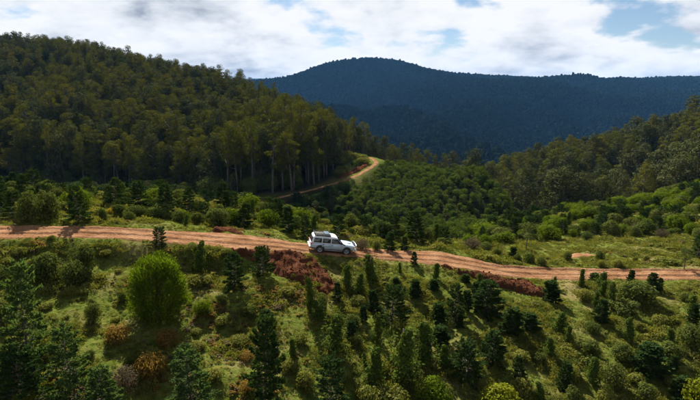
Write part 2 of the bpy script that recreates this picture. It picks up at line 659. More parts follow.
def terrain_mat():
    m, nt, b = new_mat('terrain')
    ge = N(nt, 'ShaderNodeNewGeometry')
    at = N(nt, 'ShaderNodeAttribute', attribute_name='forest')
    n1 = N(nt, 'ShaderNodeTexNoise'); n1.inputs['Scale'].default_value = 0.16; n1.inputs['Detail'].default_value = 6; n1.inputs['Roughness'].default_value = 0.6
    n2 = N(nt, 'ShaderNodeTexNoise'); n2.inputs['Scale'].default_value = 1.7; n2.inputs['Detail'].default_value = 6; n2.inputs['Roughness'].default_value = 0.65
    n3 = N(nt, 'ShaderNodeTexNoise'); n3.inputs['Scale'].default_value = 7; n3.inputs['Detail'].default_value = 4
    for n in (n1, n2, n3):
        nt.links.new(ge.outputs['Position'], n.inputs['Vector'])
    g = ramp(nt, [(0.35, (0.036, 0.053, 0.008)), (0.52, (0.068, 0.084, 0.015)), (0.68, (0.10, 0.095, 0.026))])
    nt.links.new(n2.outputs['Fac'], g.inputs[0])
    dry = ramp(nt, [(0.35, (0.09, 0.062, 0.03)), (0.65, (0.2, 0.15, 0.075))])
    nt.links.new(n3.outputs['Fac'], dry.inputs[0])
    pf = ramp(nt, [(0.50, (0, 0, 0)), (0.66, (1, 1, 1))])
    nt.links.new(n1.outputs['Fac'], pf.inputs[0])
    c = mixc(nt, math_n(nt, 'MULTIPLY', pf.outputs[0], 0.7), g.outputs[0], dry.outputs[0])
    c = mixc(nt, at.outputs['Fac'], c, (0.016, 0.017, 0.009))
    nt.links.new(c, b.inputs['Base Color'])
    b.inputs['Roughness'].default_value = 0.95
    b.inputs['Specular IOR Level'].default_value = 0.0
    bp = N(nt, 'ShaderNodeBump'); bp.inputs['Strength'].default_value = 0.9; bp.inputs['Distance'].default_value = 0.15
    hh = math_n(nt, 'ADD', n2.outputs['Fac'], math_n(nt, 'MULTIPLY', n3.outputs['Fac'], 0.5))
    nt.links.new(hh, bp.inputs['Height'])
    nt.links.new(bp.outputs[0], b.inputs['Normal'])
    return m


M = dict(
    terrain=terrain_mat(),
    road=soil_mat('road_dirt', (0.105, 0.050, 0.024), (0.172, 0.090, 0.047), (0.235, 0.138, 0.079), 0.6, 0.7),
    bank=soil_mat('red_earth', (0.036, 0.015, 0.008), (0.062, 0.025, 0.013), (0.10, 0.042, 0.021), 0.9, 1.0),
    gum=leaf_mat('gum_leaves', (0.0337, 0.0488, 0.00591), (0.0706, 0.0675, 0.00918), (0.0925, 0.0937, 0.0145), 0.2, 0.45, (1.15, 1.05, 0.4)),
    dense=leaf_mat('rainforest_leaves', (0.0245, 0.0356, 0.0111), (0.0491, 0.0522, 0.0208), (0.0676, 0.0706, 0.0307), 0.16, 0.5, (1.1, 1.1, 0.5)),
    pine=leaf_mat('pine_needles', (0.0146, 0.0337, 0.011), (0.0263, 0.0454, 0.0124), (0.0381, 0.0622, 0.0161), 0.22, 0.5),
    palepine=leaf_mat('pale_needles', (0.0342, 0.0675, 0.0216), (0.0495, 0.0855, 0.0252), (0.081, 0.117, 0.036), 0.34, 0.5),
    planted=leaf_mat('plantation_needles', (0.0354, 0.0672, 0.0127), (0.0601, 0.0848, 0.0156), (0.0778, 0.106, 0.0212), 0.28, 0.5),
    vine=leaf_mat('vine_leaves', (0.0246, 0.0477, 0.00795), (0.0419, 0.0614, 0.0101), (0.065, 0.0903, 0.0173), 0.24, 0.5),
    shrub=leaf_mat('shrub_leaves', (0.0378, 0.0608, 0.0115), (0.0643, 0.0798, 0.0182), (0.0906, 0.0986, 0.0289), 0.3, 0.5),
    bright=leaf_mat('bright_leaves', (0.0485, 0.0774, 0.00554), (0.0623, 0.0867, 0.00831), (0.0898, 0.112, 0.0138), 0.38, 0.5, (1.2, 1.3, 0.3)),
    lime=leaf_mat('lime_leaves', (0.095, 0.12, 0.0076), (0.12, 0.127, 0.0101), (0.152, 0.158, 0.019), 0.4, 0.5, (1.2, 1.2, 0.3)),
    weed=leaf_mat('weed_leaves', (0.0766, 0.0998, 0.0152), (0.128, 0.129, 0.025), (0.153, 0.142, 0.0436), 0.32, 0.6, (1.2, 1.15, 0.4)),
    straw=leaf_mat('dry_fern', (0.116, 0.0689, 0.0195), (0.159, 0.0976, 0.0159), (0.177, 0.124, 0.0399), 0.45, 0.7, (1.1, 1.0, 0.6)),
    dead=leaf_mat('dead_stalks', (0.0473, 0.0371, 0.0203), (0.081, 0.0607, 0.0338), (0.101, 0.0776, 0.0473), 0.3, 0.8, (1, 1, 1)),
    yellow=leaf_mat('yellow_flowers', (0.32, 0.208, 0.008), (0.36, 0.24, 0.016), (0.16, 0.16, 0.016), 0.35, 0.6),
    far=leaf_mat('far_canopy', (0.004, 0.008, 0.004), (0.009, 0.013, 0.005), None, 0.0, 0.9, spec=0.0),  # leaf colour darkened to stand for cloud shadow on the mountains
    bark=bark_mat('bark_brown', (0.05, 0.035, 0.025), (0.11, 0.08, 0.06), 9),
    gumbark=bark_mat('bark_pale', (0.035, 0.028, 0.022), (0.09, 0.075, 0.06), 1.3),
    grey=bark_mat('dead_wood', (0.22, 0.2, 0.17), (0.38, 0.36, 0.33), 4),
)

# ground sheet
gP = np.stack([XX, YY, ZZ], -1)
me = grid_mesh('ground', gP)
me.materials.append(M['terrain'])
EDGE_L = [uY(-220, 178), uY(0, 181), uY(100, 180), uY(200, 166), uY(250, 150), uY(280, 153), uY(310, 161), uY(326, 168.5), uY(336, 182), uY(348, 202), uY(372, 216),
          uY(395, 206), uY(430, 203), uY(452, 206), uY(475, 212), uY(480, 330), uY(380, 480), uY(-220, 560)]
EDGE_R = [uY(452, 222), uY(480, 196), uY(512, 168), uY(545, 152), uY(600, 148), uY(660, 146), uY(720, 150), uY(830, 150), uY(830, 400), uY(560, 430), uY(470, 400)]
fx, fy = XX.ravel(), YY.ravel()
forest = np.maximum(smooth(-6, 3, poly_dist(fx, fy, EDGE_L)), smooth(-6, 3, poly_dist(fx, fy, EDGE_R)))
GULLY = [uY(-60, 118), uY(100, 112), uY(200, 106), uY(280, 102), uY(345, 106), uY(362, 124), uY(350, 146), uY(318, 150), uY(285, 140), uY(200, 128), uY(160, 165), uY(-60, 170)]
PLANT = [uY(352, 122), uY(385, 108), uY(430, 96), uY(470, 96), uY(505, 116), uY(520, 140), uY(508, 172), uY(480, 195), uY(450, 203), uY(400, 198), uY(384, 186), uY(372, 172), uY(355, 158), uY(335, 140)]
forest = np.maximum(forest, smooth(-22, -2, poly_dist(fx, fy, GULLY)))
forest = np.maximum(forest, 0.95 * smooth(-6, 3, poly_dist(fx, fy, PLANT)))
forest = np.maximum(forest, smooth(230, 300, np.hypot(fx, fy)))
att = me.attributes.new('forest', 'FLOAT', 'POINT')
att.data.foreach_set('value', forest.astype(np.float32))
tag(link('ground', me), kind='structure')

# road: strip with wheel ruts, edges tucked under the verge
lat = np.linspace(-1.12, 1.12, 31)
rows = []
for i in range(len(RD_C)):
    w = np.where(lat > 0, RD_WF[i], RD_WN[i])
    off = lat * w + np.sign(lat) * (np.abs(lat) > 1.0) * 0.45
    x = RD_C[i, 0] + RD_N[i, 0] * off; y = RD_C[i, 1] + RD_N[i, 1] * off
    s = i * 0.5
    wob = 0.25 * math.sin(s * 0.11) + 0.15 * math.sin(s * 0.31 + 1)
    rut = sum(-0.09 * np.exp(-((off - c - wob) / 0.24) ** 2) for c in (-0.85, 0.8)) + sum(0.05 * np.exp(-((off - c - wob) / 0.22) ** 2) for c in (-1.35, -0.35, 0.3, 1.3))
    z = RD_C[i, 2] + rut * 1.25 + 0.05 * fbm(x / 1.6, y / 1.6, 3, 77) + 0.03 * vnoise(x / 0.35, y / 0.35, 78)
    z = z + 0.10 * np.exp(-((np.abs(lat) - 0.93) / 0.09) ** 2) * (0.4 + 0.6 * vnoise(x / 1.1, y / 1.1, 79))
    z = z - 0.5 * smooth(1.0, 1.12, np.abs(lat))
    rows.append(np.stack([x, y, z], 1))
RP = np.array(rows)
me = grid_mesh('dirt_road', RP); me.materials.append(M['road'])
tag(link('dirt_road', me), kind='structure')


def road_z(x, y):
    d = np.hypot(RP[..., 0] - x, RP[..., 1] - y)
    k = np.argsort(d.ravel())[:6]
    w = 1 / (d.ravel()[k] + 0.02)
    return float((RP[..., 2].ravel()[k] * w).sum() / w.sum())


lat = np.linspace(-1.25, 1.25, 15)
rows = []
for i in range(len(TK_C)):
    off = lat * TRACK_HW
    x = TK_C[i, 0] + TK_N[i, 0] * off; y = TK_C[i, 1] + TK_N[i, 1] * off
    rut = sum(-0.08 * np.exp(-((off - c) / 0.3) ** 2) for c in (-0.85, 0.85))
    z = TK_C[i, 2] + rut + 0.05 * fbm(x / 2, y / 2, 3, 12) - 0.6 * smooth(0.95, 1.25, np.abs(lat))
    rows.append(np.stack([x, y, z], 1))
me = grid_mesh('hill_track', np.array(rows)); me.materials.append(M['road'])
tag(link('hill_track', me), kind='structure')

# heaps of spilled earth: (name, outline in frame, lift)
BANKS = [('red_earth_bank', [(222, 248), (240, 250), (262, 251), (285, 252), (301, 254.5), (313, 261), (325, 270), (336, 281), (345, 291), (340, 297), (322, 293), (304, 287), (287, 279),
                             (264, 269), (244, 260), (228, 254)], 0.35),
         ('red_earth_verge', [(436, 264), (455, 269), (475, 273.5), (500, 277), (520, 281), (540, 288), (549, 294), (544, 298), (525, 295), (505, 290), (488, 284), (468, 279), (448, 272)], 0.3),
         ('road_cutting', [(212, 233), (226, 233), (247, 237), (246, 233), (230, 229.5), (216, 229)], 0.2),
         ('bare_soil_patch', [(562, 257.5), (572, 254), (590, 252), (597, 253.5), (594, 257), (580, 258.5), (567, 259.5)], 0.06),
         ('track_cutting', [(336, 180.5), (348, 176), (360, 171.5), (368, 166), (370, 161), (366, 164), (354, 170), (340, 176)], 0.5)]
BANK_POLYS = []


def bank_z(nm, pw, lift, x, y):
    sd = poly_dist(x, y, pw) + 0.35 * fbm(x / 1.2, y / 1.2, 3, 61)
    j_, l_ = road_info(x, y)
    on_road = np.abs(l_) - np.where(l_ > 0, RD_WF[j_], RD_WN[j_])
    k = smooth(-0.5, 0.7, sd)
    rough = 0.16 * fbm(x / 0.8, y / 0.8, 4, 62, 0.6) + 0.05 * np.abs(fbm(x / 0.45, y / 0.45, 2, 63))
    if nm == 'bare_soil_patch':
        rough = rough * 0.3
    return ground(x, y) + k * (lift + rough + 0.06) - (1 - k) * 0.35 - 0.9 * smooth(0.2, -0.9, on_road) * (nm != 'track_cutting')


for nm, uv, lift in BANKS:
    pw = [tuple(hit(u, v)[:2]) for u, v in uv]
    BANK_POLYS.append(pw)
    px = [p[0] for p in pw]; py = [p[1] for p in pw]
    st = 0.16 if nm != 'track_cutting' else 0.6
    ax = np.arange(min(px) - 0.8, max(px) + 0.8, st); ay = np.arange(min(py) - 0.8, max(py) + 0.8, st)
    bx, by = np.meshgrid(ax, ay)
    z = bank_z(nm, pw, lift, bx.ravel(), by.ravel()).reshape(bx.shape)
    me = grid_mesh(nm, np.stack([bx, by, z], -1)); me.materials.append(M['bank'] if nm != 'bare_soil_patch' else M['road'])
    tag(link(nm, me), kind='structure')


def off_road(x, y, margin=0.2):
    """True where plants may grow: away from road, track and bare earth"""
    x = np.asarray(x, float); y = np.asarray(y, float)
    j, l = road_info(x, y)
    ok = np.abs(l) > np.where(l > 0, RD_WF[np.maximum(j, 0)], RD_WN[np.maximum(j, 0)]) + margin
    ok &= track_dist(x, y)[0] > TRACK_HW + 0.6 + margin
    for pw in BANK_POLYS:
        ok &= poly_dist(x, y, pw) < -0.05
    return ok


# ------------------------------------------------------------------ plant geometry
class G:
    def __init__(s):
        s.V, s.Q, s.T, s.mi, s.n = [], [], [], [], 0

    def quads(s, V, Q):
        s.V.append(np.asarray(V, float)); s.Q.append(np.asarray(Q, int) + s.n); s.n += len(V)

    def leaves(s, P, D, S, L, W):
        """diamond leaves: base P, axis D, side S, length L, half width W"""
        n = len(P)
        L = np.broadcast_to(L, (n,))[:, None]; W = np.broadcast_to(W, (n,))[:, None]
        nrm = np.cross(D, S)
        V = np.stack([P, P + D * L * 0.45 + S * W + nrm * W * 0.25, P + D * L, P + D * L * 0.5 - S * W + nrm * W * 0.25], 1).reshape(-1, 3)
        s.quads(V, np.arange(n * 4).reshape(n, 4))

    def mesh(s, name, mat, smooth_=False):
        V = np.concatenate(s.V)
        Q = np.concatenate(s.Q) if s.Q else np.zeros((0, 4), int)
        T = np.concatenate(s.T) if s.T else None
        return raw_mesh(name, V, Q, T, smooth_, (mat,))


def _tube(s, pts, rad, n=6):
    pts = np.asarray(pts, float)
    m = len(pts)
    rad = np.broadcast_to(np.asarray(rad, float), (m,))
    t = np.gradient(pts, axis=0); t /= np.linalg.norm(t, axis=1)[:, None] + 1e-9
    ref = np.array([0.31, 0.95, 0.05]) if abs(t[0][2]) > 0.6 else np.array([0.0, 0.0, 1.0])
    a = np.cross(t, ref); a /= np.linalg.norm(a, axis=1)[:, None] + 1e-9
    b = np.cross(t, a)
    th = np.arange(n) * 2 * math.pi / n
    V = pts[:, None] + rad[:, None, None] * (np.cos(th)[None, :, None] * a[:, None] + np.sin(th)[None, :, None] * b[:, None])
    V = np.concatenate([V.reshape(-1, 3), pts[:1], pts[-1:]])
    i = np.arange(m * n).reshape(m, n)
    q = np.stack([i[:-1], np.roll(i[:-1], -1, 1), np.roll(i[1:], -1, 1), i[1:]], -1).reshape(-1, 4)
    c0, c1 = m * n, m * n + 1
    tr = np.concatenate([np.stack([np.full(n, c0), np.roll(i[0], -1), i[0]], 1), np.stack([np.full(n, c1), i[-1], np.roll(i[-1], -1)], 1)])
    s.T.append(tr + s.n)
    s.quads(V, q)


G.tube = _tube


def unit(n):
    v = rng.normal(size=(n, 3))
    return v / np.linalg.norm(v, axis=1)[:, None]


def norm(v):
    return v / (np.linalg.norm(v, axis=-1, keepdims=True) + 1e-9)


def clump_leaves(g, c, rad, n, L, W, up=0.35, shell=0.55):
    """leaves in a lumpy ellipsoid clump, mostly near its surface"""
    d = unit(n)
    r = shell + (1 - shell) * rng.random(n) ** 0.5
    P = np.asarray(c) + d * r[:, None] * np.asarray(rad)
    # leaves mostly lie in the surface of the clump, some stick out
    o = norm(d / np.asarray(rad) * np.max(rad) + 0.55 * unit(n) + np.array([0, 0, up]))
    D = norm(np.cross(o, unit(n)))
    S = norm(np.cross(o, D))
    P = P - D * L * 0.5
    g.leaves(P, D, S, L * (0.7 + 0.6 * rng.random(n)), W * (0.7 + 0.6 * rng.random(n)))


def make_gum(H, crown_r, n_clump, per, L, W, flat=0.6, crown_lo=0.5, lean=0.5, cone=False):
    """tall forest tree: bare trunk, limbs, clumped crown -> (trunk mesh, crown mesh)"""
    tr, cr_ = G(), G()
    bend = rng.normal(size=2) * lean
    hs = np.linspace(0, 1, 8)
    pts = np.stack([bend[0] * hs ** 2, bend[1] * hs ** 2, hs * H * 0.9], 1)
    r0 = H * 0.014
    tr.tube(pts, r0 * (1.25 - 1.0 * hs), 7)
    for k in range(n_clump):
        f = crown_lo + (1 - crown_lo) * (k + rng.random()) / n_clump
        prof = math.sin(math.pi * min(1, 0.22 + 0.78 * (f - crown_lo) / (1 - crown_lo))) ** 0.7
        rr = crown_r * prof * math.sqrt(rng.random()) * 0.9
        a = k * 2.4 + rng.normal() * 0.4
        base = np.array([np.interp(f * 0.85, hs, pts[:, 0]), np.interp(f * 0.85, hs, pts[:, 1]), f * H * 0.80])
        c = np.array([pts[-1, 0] + rr * math.cos(a), pts[-1, 1] + rr * math.sin(a), f * H * 0.94])
        mid = (base + c) / 2 + np.array([0, 0, -0.4])
        tr.tube([base, mid, c], [r0 * 0.4, r0 * 0.3, r0 * 0.1], 5)
        s = crown_r * (0.36 + 0.2 * rng.random())
        clump_leaves(cr_, c, (s, s, s * flat), per, L, W)
    return tr, cr_


def make_pine(H, Rr, dens=1.0, droop=0.25, L=0.17, W=0.035, spire=0.8, whorl=0.3, sides=6):
    """young hoop pine: whorls of branches set with short needle tufts"""
    tr, cr_ = G(), G()
    hs = np.linspace(0, 1, 9)
    wob = np.cumsum(rng.normal(size=(9, 2)) * 0.012 * H, 0) * 0.5
    wob[0] = 0
    pts = np.concatenate([wob, (hs * H)[:, None]], 1)
    tr.tube(pts, 0.016 * H * (1.1 - hs) + 0.008, 7)
    z = 0.10 * H
    k = 0
    while z < H * 0.985:
        f = z / H
        Lb = Rr * (max(0.03, 1 - f) ** spire) * (0.75 + 0.45 * rng.random()) + 0.06
        nb = sides - (1 if f > 0.7 else 0)
        cx, cy = np.interp(f, hs, pts[:, 0]), np.interp(f, hs, pts[:, 1])
        for b in range(nb):
            a = k * 0.7 + b * 2 * math.pi / nb + rng.normal() * 0.25
            rise = (0.85 * f - droop) + rng.normal() * 0.12
            ll = Lb * (0.7 + 0.5 * rng.random())
            t = np.linspace(0, 1, 5)[:, None]
            dirh = np.array([math.cos(a), math.sin(a), 0])
            pb = np.array([cx, cy, z]) + dirh * t * ll + np.array([0, 0, 1.0]) * (t * rise - 0.18 * t * t * (1 - f) + 0.12 * t ** 4) * ll
            tr.tube(pb[[0, 2, 4]], [0.010 * H * (1.1 - f), 0.006 * H * (1.1 - f), 0.003], 4)
            m = max(10, int(dens * 105 * ll / (L * 5)))
            q = 0.12 + 0.92 * np.sqrt(rng.random(m))
            P = np.stack([np.interp(q, t[:, 0], pb[:, i]) for i in range(3)], 1)
            side = np.array([-math.sin(a), math.cos(a), 0])
            sp = (rng.random(m) - 0.5)[:, None] * side * ll * 0.55 * (1.15 - q)[:, None]
            P = P + sp + rng.normal(size=(m, 3)) * 0.02
            D = norm(dirh * 0.8 + np.sign(sp) * 0.5 + 0.6 * unit(m) + np.array([0, 0, 0.25]))
            S = norm(np.cross(D, unit(m)))
            cr_.leaves(P, D, S, L * (0.7 + 0.7 * rng.random(m)), W * (0.8 + 0.5 * rng.random(m)))
        z += whorl * (0.8 + 0.4 * rng.random()) * (1.15 - 0.5 * f)
        k += 1
    m = int(40 * dens)
    P = pts[-1] + np.stack([rng.normal(size=m) * 0.03, rng.normal(size=m) * 0.03, -rng.random(m) * 0.5], 1)
    cr_.leaves(P, norm(unit(m) + np.array([0, 0, 1.0])), norm(np.cross(unit(m), [0.1, 0.2, 1])), L, W)
    return tr, cr_


def make_column(H, Rr, n=2600, L=0.13, W=0.05, taper=0.5, lumps=16):
    """tree draped in creeper: stacked leafy lumps, ragged outline"""
    tr, cr_ = G(), G()
    tr.tube([(0, 0, 0), (0.03 * H, 0, H * 0.5), (0, 0.02 * H, H * 0.92)], [0.02 * H, 0.014 * H, 0.006 * H], 6)
    lx = rng.normal(size=2) * 0.08 * Rr
    for k in range(lumps):
        f = (k + 0.5) / lumps
        r = Rr * (1 - taper * f) * (0.62 + 0.35 * rng.random())
        a = rng.random() * 6.28
        o = Rr * 0.42 * (1 - taper * f) * rng.random()
        c = (o * math.cos(a) + lx[0] * f * 3, o * math.sin(a) + lx[1] * f * 3, H * (0.06 + 0.86 * f))
        clump_leaves(cr_, c, (r * 0.8, r * 0.8, min(r * 0.8, H * 0.12)), n // lumps, L, W, 0.2, 0.7)
    m = n // 14            # loose runners sticking out
    a = rng.random(m) * 6.28; f = rng.random(m)
    rr = Rr * (1 - taper * f) * (0.9 + 0.35 * rng.random(m))
    P = np.stack([rr * np.cos(a), rr * np.sin(a), f * H], 1)
    D = norm(P * [1, 1, 0] + 0.8 * unit(m) + [0, 0, 0.4])
    cr_.leaves(P, D, norm(np.cross(D, unit(m))), L * 1.3, W)
    return tr, cr_


def make_shrub(H, Rr, n=1800, L=0.13, W=0.05, lumps=11, open_=0.0):
    tr, cr_ = G(), G()
    for k in range(lumps):
        a = k * 2.4 + rng.normal() * 0.3
        rho = Rr * 0.68 * math.sqrt((k + 0.3) / lumps)
        hz = H * (0.72 - 0.42 * (rho / Rr) ** 1.5) * (0.8 + 0.3 * rng.random())
        c = np.array([rho * math.cos(a), rho * math.sin(a), hz])
        s = Rr * (0.36 + 0.14 * rng.random())
        tr.tube([(0, 0, 0), c * 0.5 + np.array([0, 0, 0.05 * H]), c], [0.02 * H + 0.006, 0.013 * H + 0.004, 0.004], 5)
        clump_leaves(cr_, c, (s, s, min(s, H * 0.34)), int(n / lumps), L, W, 0.3, 0.5 - open_ * 0.4)
        clump_leaves(cr_, c * [1, 1, 0.45], (s, s, c[2] * 0.45), int(n / lumps / 2.5), L, W, 0.1, 0.4)
    return tr, cr_


def make_dome(H, Rr, n=26000):
    """bright willowy tree with upswept fine leaves"""
    tr, cr_ = G(), G()
    tr.tube([(0, 0, 0), (0.05, 0.02, H * 0.3), (0.0, 0.05, H * 0.6), (0.1, 0, H * 0.85)], [0.11, 0.09, 0.05, 0.02], 8)
    lumps = 64
    for k in range(lumps):
        f = (k + 0.5) / lumps
        zc = H * (0.04 + 0.82 * f)
        prof = math.sqrt(max(0.02, 1 - (max(0, f - 0.45) / 0.58) ** 2)) * (0.8 + 0.2 * min(1, f * 2.2))
        a = k * 2.4
        rho = Rr * prof * (0.45 + 0.38 * rng.random())
        c = np.array([rho * math.cos(a), rho * math.sin(a), zc + rng.normal() * 0.12])
        tr.tube([(0, 0, zc * 0.55), c * [0.5, 0.5, 0.85], c], [0.035, 0.022, 0.006], 4)
        m = n // lumps
        s = Rr * (0.24 + 0.12 * rng.random())
        d = unit(m)
        P = c + d * (0.35 + 0.65 * rng.random(m)[:, None]) * [s, s, s * 1.35]
        D = norm(0.6 * unit(m) + np.array([0.5 * math.cos(a), 0.5 * math.sin(a), 0.9]))
        cr_.leaves(P, D, norm(np.cross(D, unit(m))), 0.22 * (0.7 + 0.6 * rng.random(m)), 0.028)
    return tr, cr_


def make_weed(Rr, H, n, L, W, upright=0.5):
    g = G()
    a = rng.random(n) * 6.28; r = Rr * np.sqrt(rng.random(n))
    P = np.stack([r * np.cos(a), r * np.sin(a), H * (1 - (r / Rr) ** 2) * (0.25 + 0.75 * rng.random(n))], 1)
    D = norm(np.stack([np.cos(a), np.sin(a), np.full(n, upright)], 1) + 0.8 * unit(n))
    D[:, 2] = np.abs(D[:, 2]) * 0.8
    g.leaves(P, norm(D), norm(np.cross(D, unit(n))), L * (0.6 + 0.8 * rng.random(n)), W)
    return g


def make_fern(n, L, spread=0.8):
    g = G()
    for k in range(n):
        a = rng.random() * 6.28; h = L * (0.5 + 0.6 * rng.random())
        o = rng.normal(size=2) * 0.12
        dr = np.array([math.cos(a), math.sin(a)])
        t = np.linspace(0, 1, 5)
        c = np.stack([o[0] + dr[0] * spread * h * t ** 1.4, o[1] + dr[1] * spread * h * t ** 1.4, h * (1.1 * t - 0.75 * t ** 3)], 1)
        sd = np.array([-dr[1], dr[0], 0])
        w = 0.05 * np.array([0.4, 1, 1, 0.7, 0.1])[:, None]
        V = np.concatenate([c - sd * w, c + sd * w])
        g.quads(V, [[i, i + 1, i + 6, i + 5] for i in range(4)])
    return g


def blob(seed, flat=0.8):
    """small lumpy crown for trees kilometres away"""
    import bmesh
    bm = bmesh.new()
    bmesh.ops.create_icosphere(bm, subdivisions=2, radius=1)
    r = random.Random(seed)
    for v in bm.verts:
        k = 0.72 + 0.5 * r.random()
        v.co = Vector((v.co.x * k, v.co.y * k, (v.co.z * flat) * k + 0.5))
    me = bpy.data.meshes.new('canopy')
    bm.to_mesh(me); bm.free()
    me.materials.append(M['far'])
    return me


def kit(pairs, tm, cm, tn='trunk', cn='crown'):
    return [(t.mesh(tn, M[tm], True), c.mesh(cn, M[cm])) for t, c in pairs]


KIT = {}
KIT['gum'] = kit([make_gum(24 + 3 * (i % 3), 3.6 + 0.45 * (i % 4), 12 + 2 * (i % 4), 125, 0.55, 0.18, 0.5 + 0.1 * (i % 3), 0.36 + 0.05 * (i % 4), 0.4 + 0.3 * (i % 3)) for i in range(10)], 'gumbark', 'gum')
KIT['thin_gum'] = kit([make_gum(24, 3.2, 10, 90, 0.6, 0.2, 0.55, 0.55, 1.0) for i in range(2)], 'gumbark', 'gum')
KIT['dense'] = kit([make_gum(18 + 2 * (i % 3), 4.8, 20, 110, 0.62, 0.22, 0.75, 0.2, 0.3) for i in range(6)], 'bark', 'dense')
KIT['pine'] = kit([make_pine(4.0, 1.2, 1.2, 0.2, spire=0.6), make_pine(4.0, 1.45, 1.1, 0.3, spire=0.55), make_pine(4.0, 1.1, 1.3, 0.1, spire=0.5), make_pine(4.0, 1.3, 1.1, 0.3, spire=0.7)], 'bark', 'pine')
KIT['pale_pine'] = [(t, c.copy()) for t, c in KIT['pine']]
for _t, _c in KIT['pale_pine']:
    _c.name = 'crown'; _c.materials[0] = M['palepine']
KIT['slim_pine'] = kit([make_pine(3.0, 0.6, 1.4, 0.05, 0.14, 0.034, 0.45, 0.22), make_pine(3.0, 0.72, 1.3, 0.15, 0.15, 0.034, 0.6, 0.24), make_pine(3.0, 0.52, 1.5, 0.0, 0.13, 0.032, 0.35, 0.21)], 'bark', 'pine')
KIT['bushy_pine'] = kit([make_pine(3.4, 1.5, 0.9, 0.15, 0.17, 0.036, 0.55, 0.27), make_pine(3.4, 1.6, 1.0, 0.05, 0.17, 0.036, 0.45, 0.3)], 'bark', 'pine')
KIT['column'] = kit([make_column(3.2, 0.75), make_column(3.2, 0.6, taper=0.3), make_column(3.2, 0.85, taper=0.65), make_column(3.2, 0.7, taper=0.4)], 'bark', 'vine')
KIT['shrub'] = kit([make_shrub(1.8, 1.0), make_shrub(1.8, 1.1, open_=0.5), make_shrub(1.8, 0.95, lumps=8), make_shrub(1.8, 1.05, lumps=14)], 'bark', 'shrub', 'stem', 'foliage')
KIT['mound'] = kit([make_shrub(0.9, 0.95, 1300, lumps=12), make_shrub(0.9, 1.0, 1300, lumps=9, open_=0.5), make_shrub(0.9, 0.9, 1200, lumps=15)], 'bark', 'weed', 'stem', 'foliage')
KIT['bright'] = kit([make_shrub(2.2, 1.25, 2000, 0.16, 0.05, 13, 0.4), make_shrub(2.2, 1.15, 2000, 0.16, 0.05, 10, 0.4), make_shrub(2.2, 1.35, 2000, 0.17, 0.05, 16, 0.5)], 'bark', 'bright', 'stem', 'foliage')
KIT['lime'] = kit([make_shrub(1.8, 1.2, 2000, 0.15, 0.06, 12, 0.5)], 'bark', 'lime', 'stem', 'foliage')
KIT['dome'] = kit([make_dome(6.0, 2.2)], 'bark', 'bright')
KIT['yellow'] = kit([make_shrub(1.4, 0.6, 700, 0.1, 0.04, 7, 0.5)], 'bark', 'yellow', 'stem', 'foliage')
KIT['fern'] = kit([make_shrub(1.2, 1.2, 900, 0.26, 0.035, 12, 0.8), make_shrub(1.2, 1.2, 900, 0.26, 0.035, 9, 0.8)], 'bark', 'straw', 'stem', 'foliage')
KIT['grey_shrub'] = kit([make_shrub(1.8, 1.2, 1100, 0.15, 0.03, 12, 0.8)], 'bark', 'dead', 'stem', 'foliage')
KIT['planted'] = kit([make_pine(2.6, 1.25, 0.5, 0.0, 0.28, 0.07, 0.5, 0.36, 5), make_pine(2.6, 1.4, 0.5, 0.05, 0.28, 0.07, 0.45, 0.38, 5), make_shrub(2.6, 1.3, 900, 0.26, 0.07, 10)], 'bark', 'planted')
KIT['tall_thin'] = kit([make_gum(6, 1.5, 9, 90, 0.3, 0.07, 0.5, 0.45, 0.2)], 'bark', 'shrub')
BASE_H = dict(gum=26, thin_gum=24, dense=20, pale_pine=4.0, pine=4.0, slim_pine=3.0, bushy_pine=3.4, column=3.1, shrub=1.75, mound=0.85, bright=2.2, lime=1.8, dome=6.0, yellow=1.4,
              fern=1.2, grey_shrub=1.8, planted=2.6, tall_thin=6.0)
BASE_W = dict(gum=10, thin_gum=7, dense=10, pale_pine=2.6, pine=2.6, slim_pine=1.3, bushy_pine=3.0, column=1.5, shrub=2.2, mound=2.0, bright=2.7, lime=2.4, dome=4.6, yellow=1.2,
              fern=2.4, grey_shrub=2.5, planted=2.4, tall_thin=3.2)
CAT = dict(gum='tree', thin_gum='tree', dense='tree', pale_pine='conifer', pine='conifer', slim_pine='conifer', bushy_pine='conifer', column='creeper', shrub='shrub', mound='shrub', bright='shrub',
           lime='shrub', dome='tree', yellow='shrub', fern='fern', grey_shrub='shrub', planted='conifer', tall_thin='tree')
NAME = dict(gum='gum_tree', thin_gum='gum_tree', dense='forest_tree', pale_pine='young_conifer', pine='young_conifer', slim_pine='young_conifer', bushy_pine='young_conifer', column='creeper_covered_tree',
            shrub='shrub', mound='low_shrub', bright='bright_green_bush', lime='lime_green_bush', dome='bright_green_tree', yellow='flowering_shrub', fern='dry_bracken',
            grey_shrub='twiggy_shrub', planted='plantation_conifer', tall_thin='slender_tree')
PLACED = []


def plant(kind, x, y, h, w, label, group=None, var=None, rz=None, tilt=0.06, sink=0.03):
    v = KIT[kind][random.randrange(len(KIT[kind])) if var is None else var % len(KIT[kind])]
    root = bpy.data.objects.new(NAME[kind], None)
    root.empty_display_size = 0.2
    COL.objects.link(root)
    root.location = (x, y, float(ground(x, y)) - sink)
    root.rotation_euler = (random.gauss(0, tilt), random.gauss(0, tilt), random.random() * 6.28 if rz is None else rz)
    sw = w / BASE_W[kind]
    root.scale = (sw, sw, h / BASE_H[kind])
    for me in v:
        link(me.name.split('.')[0], me, root)
    tag(root, label, CAT[kind], group)
    PLACED.append((x, y, w))
    return root


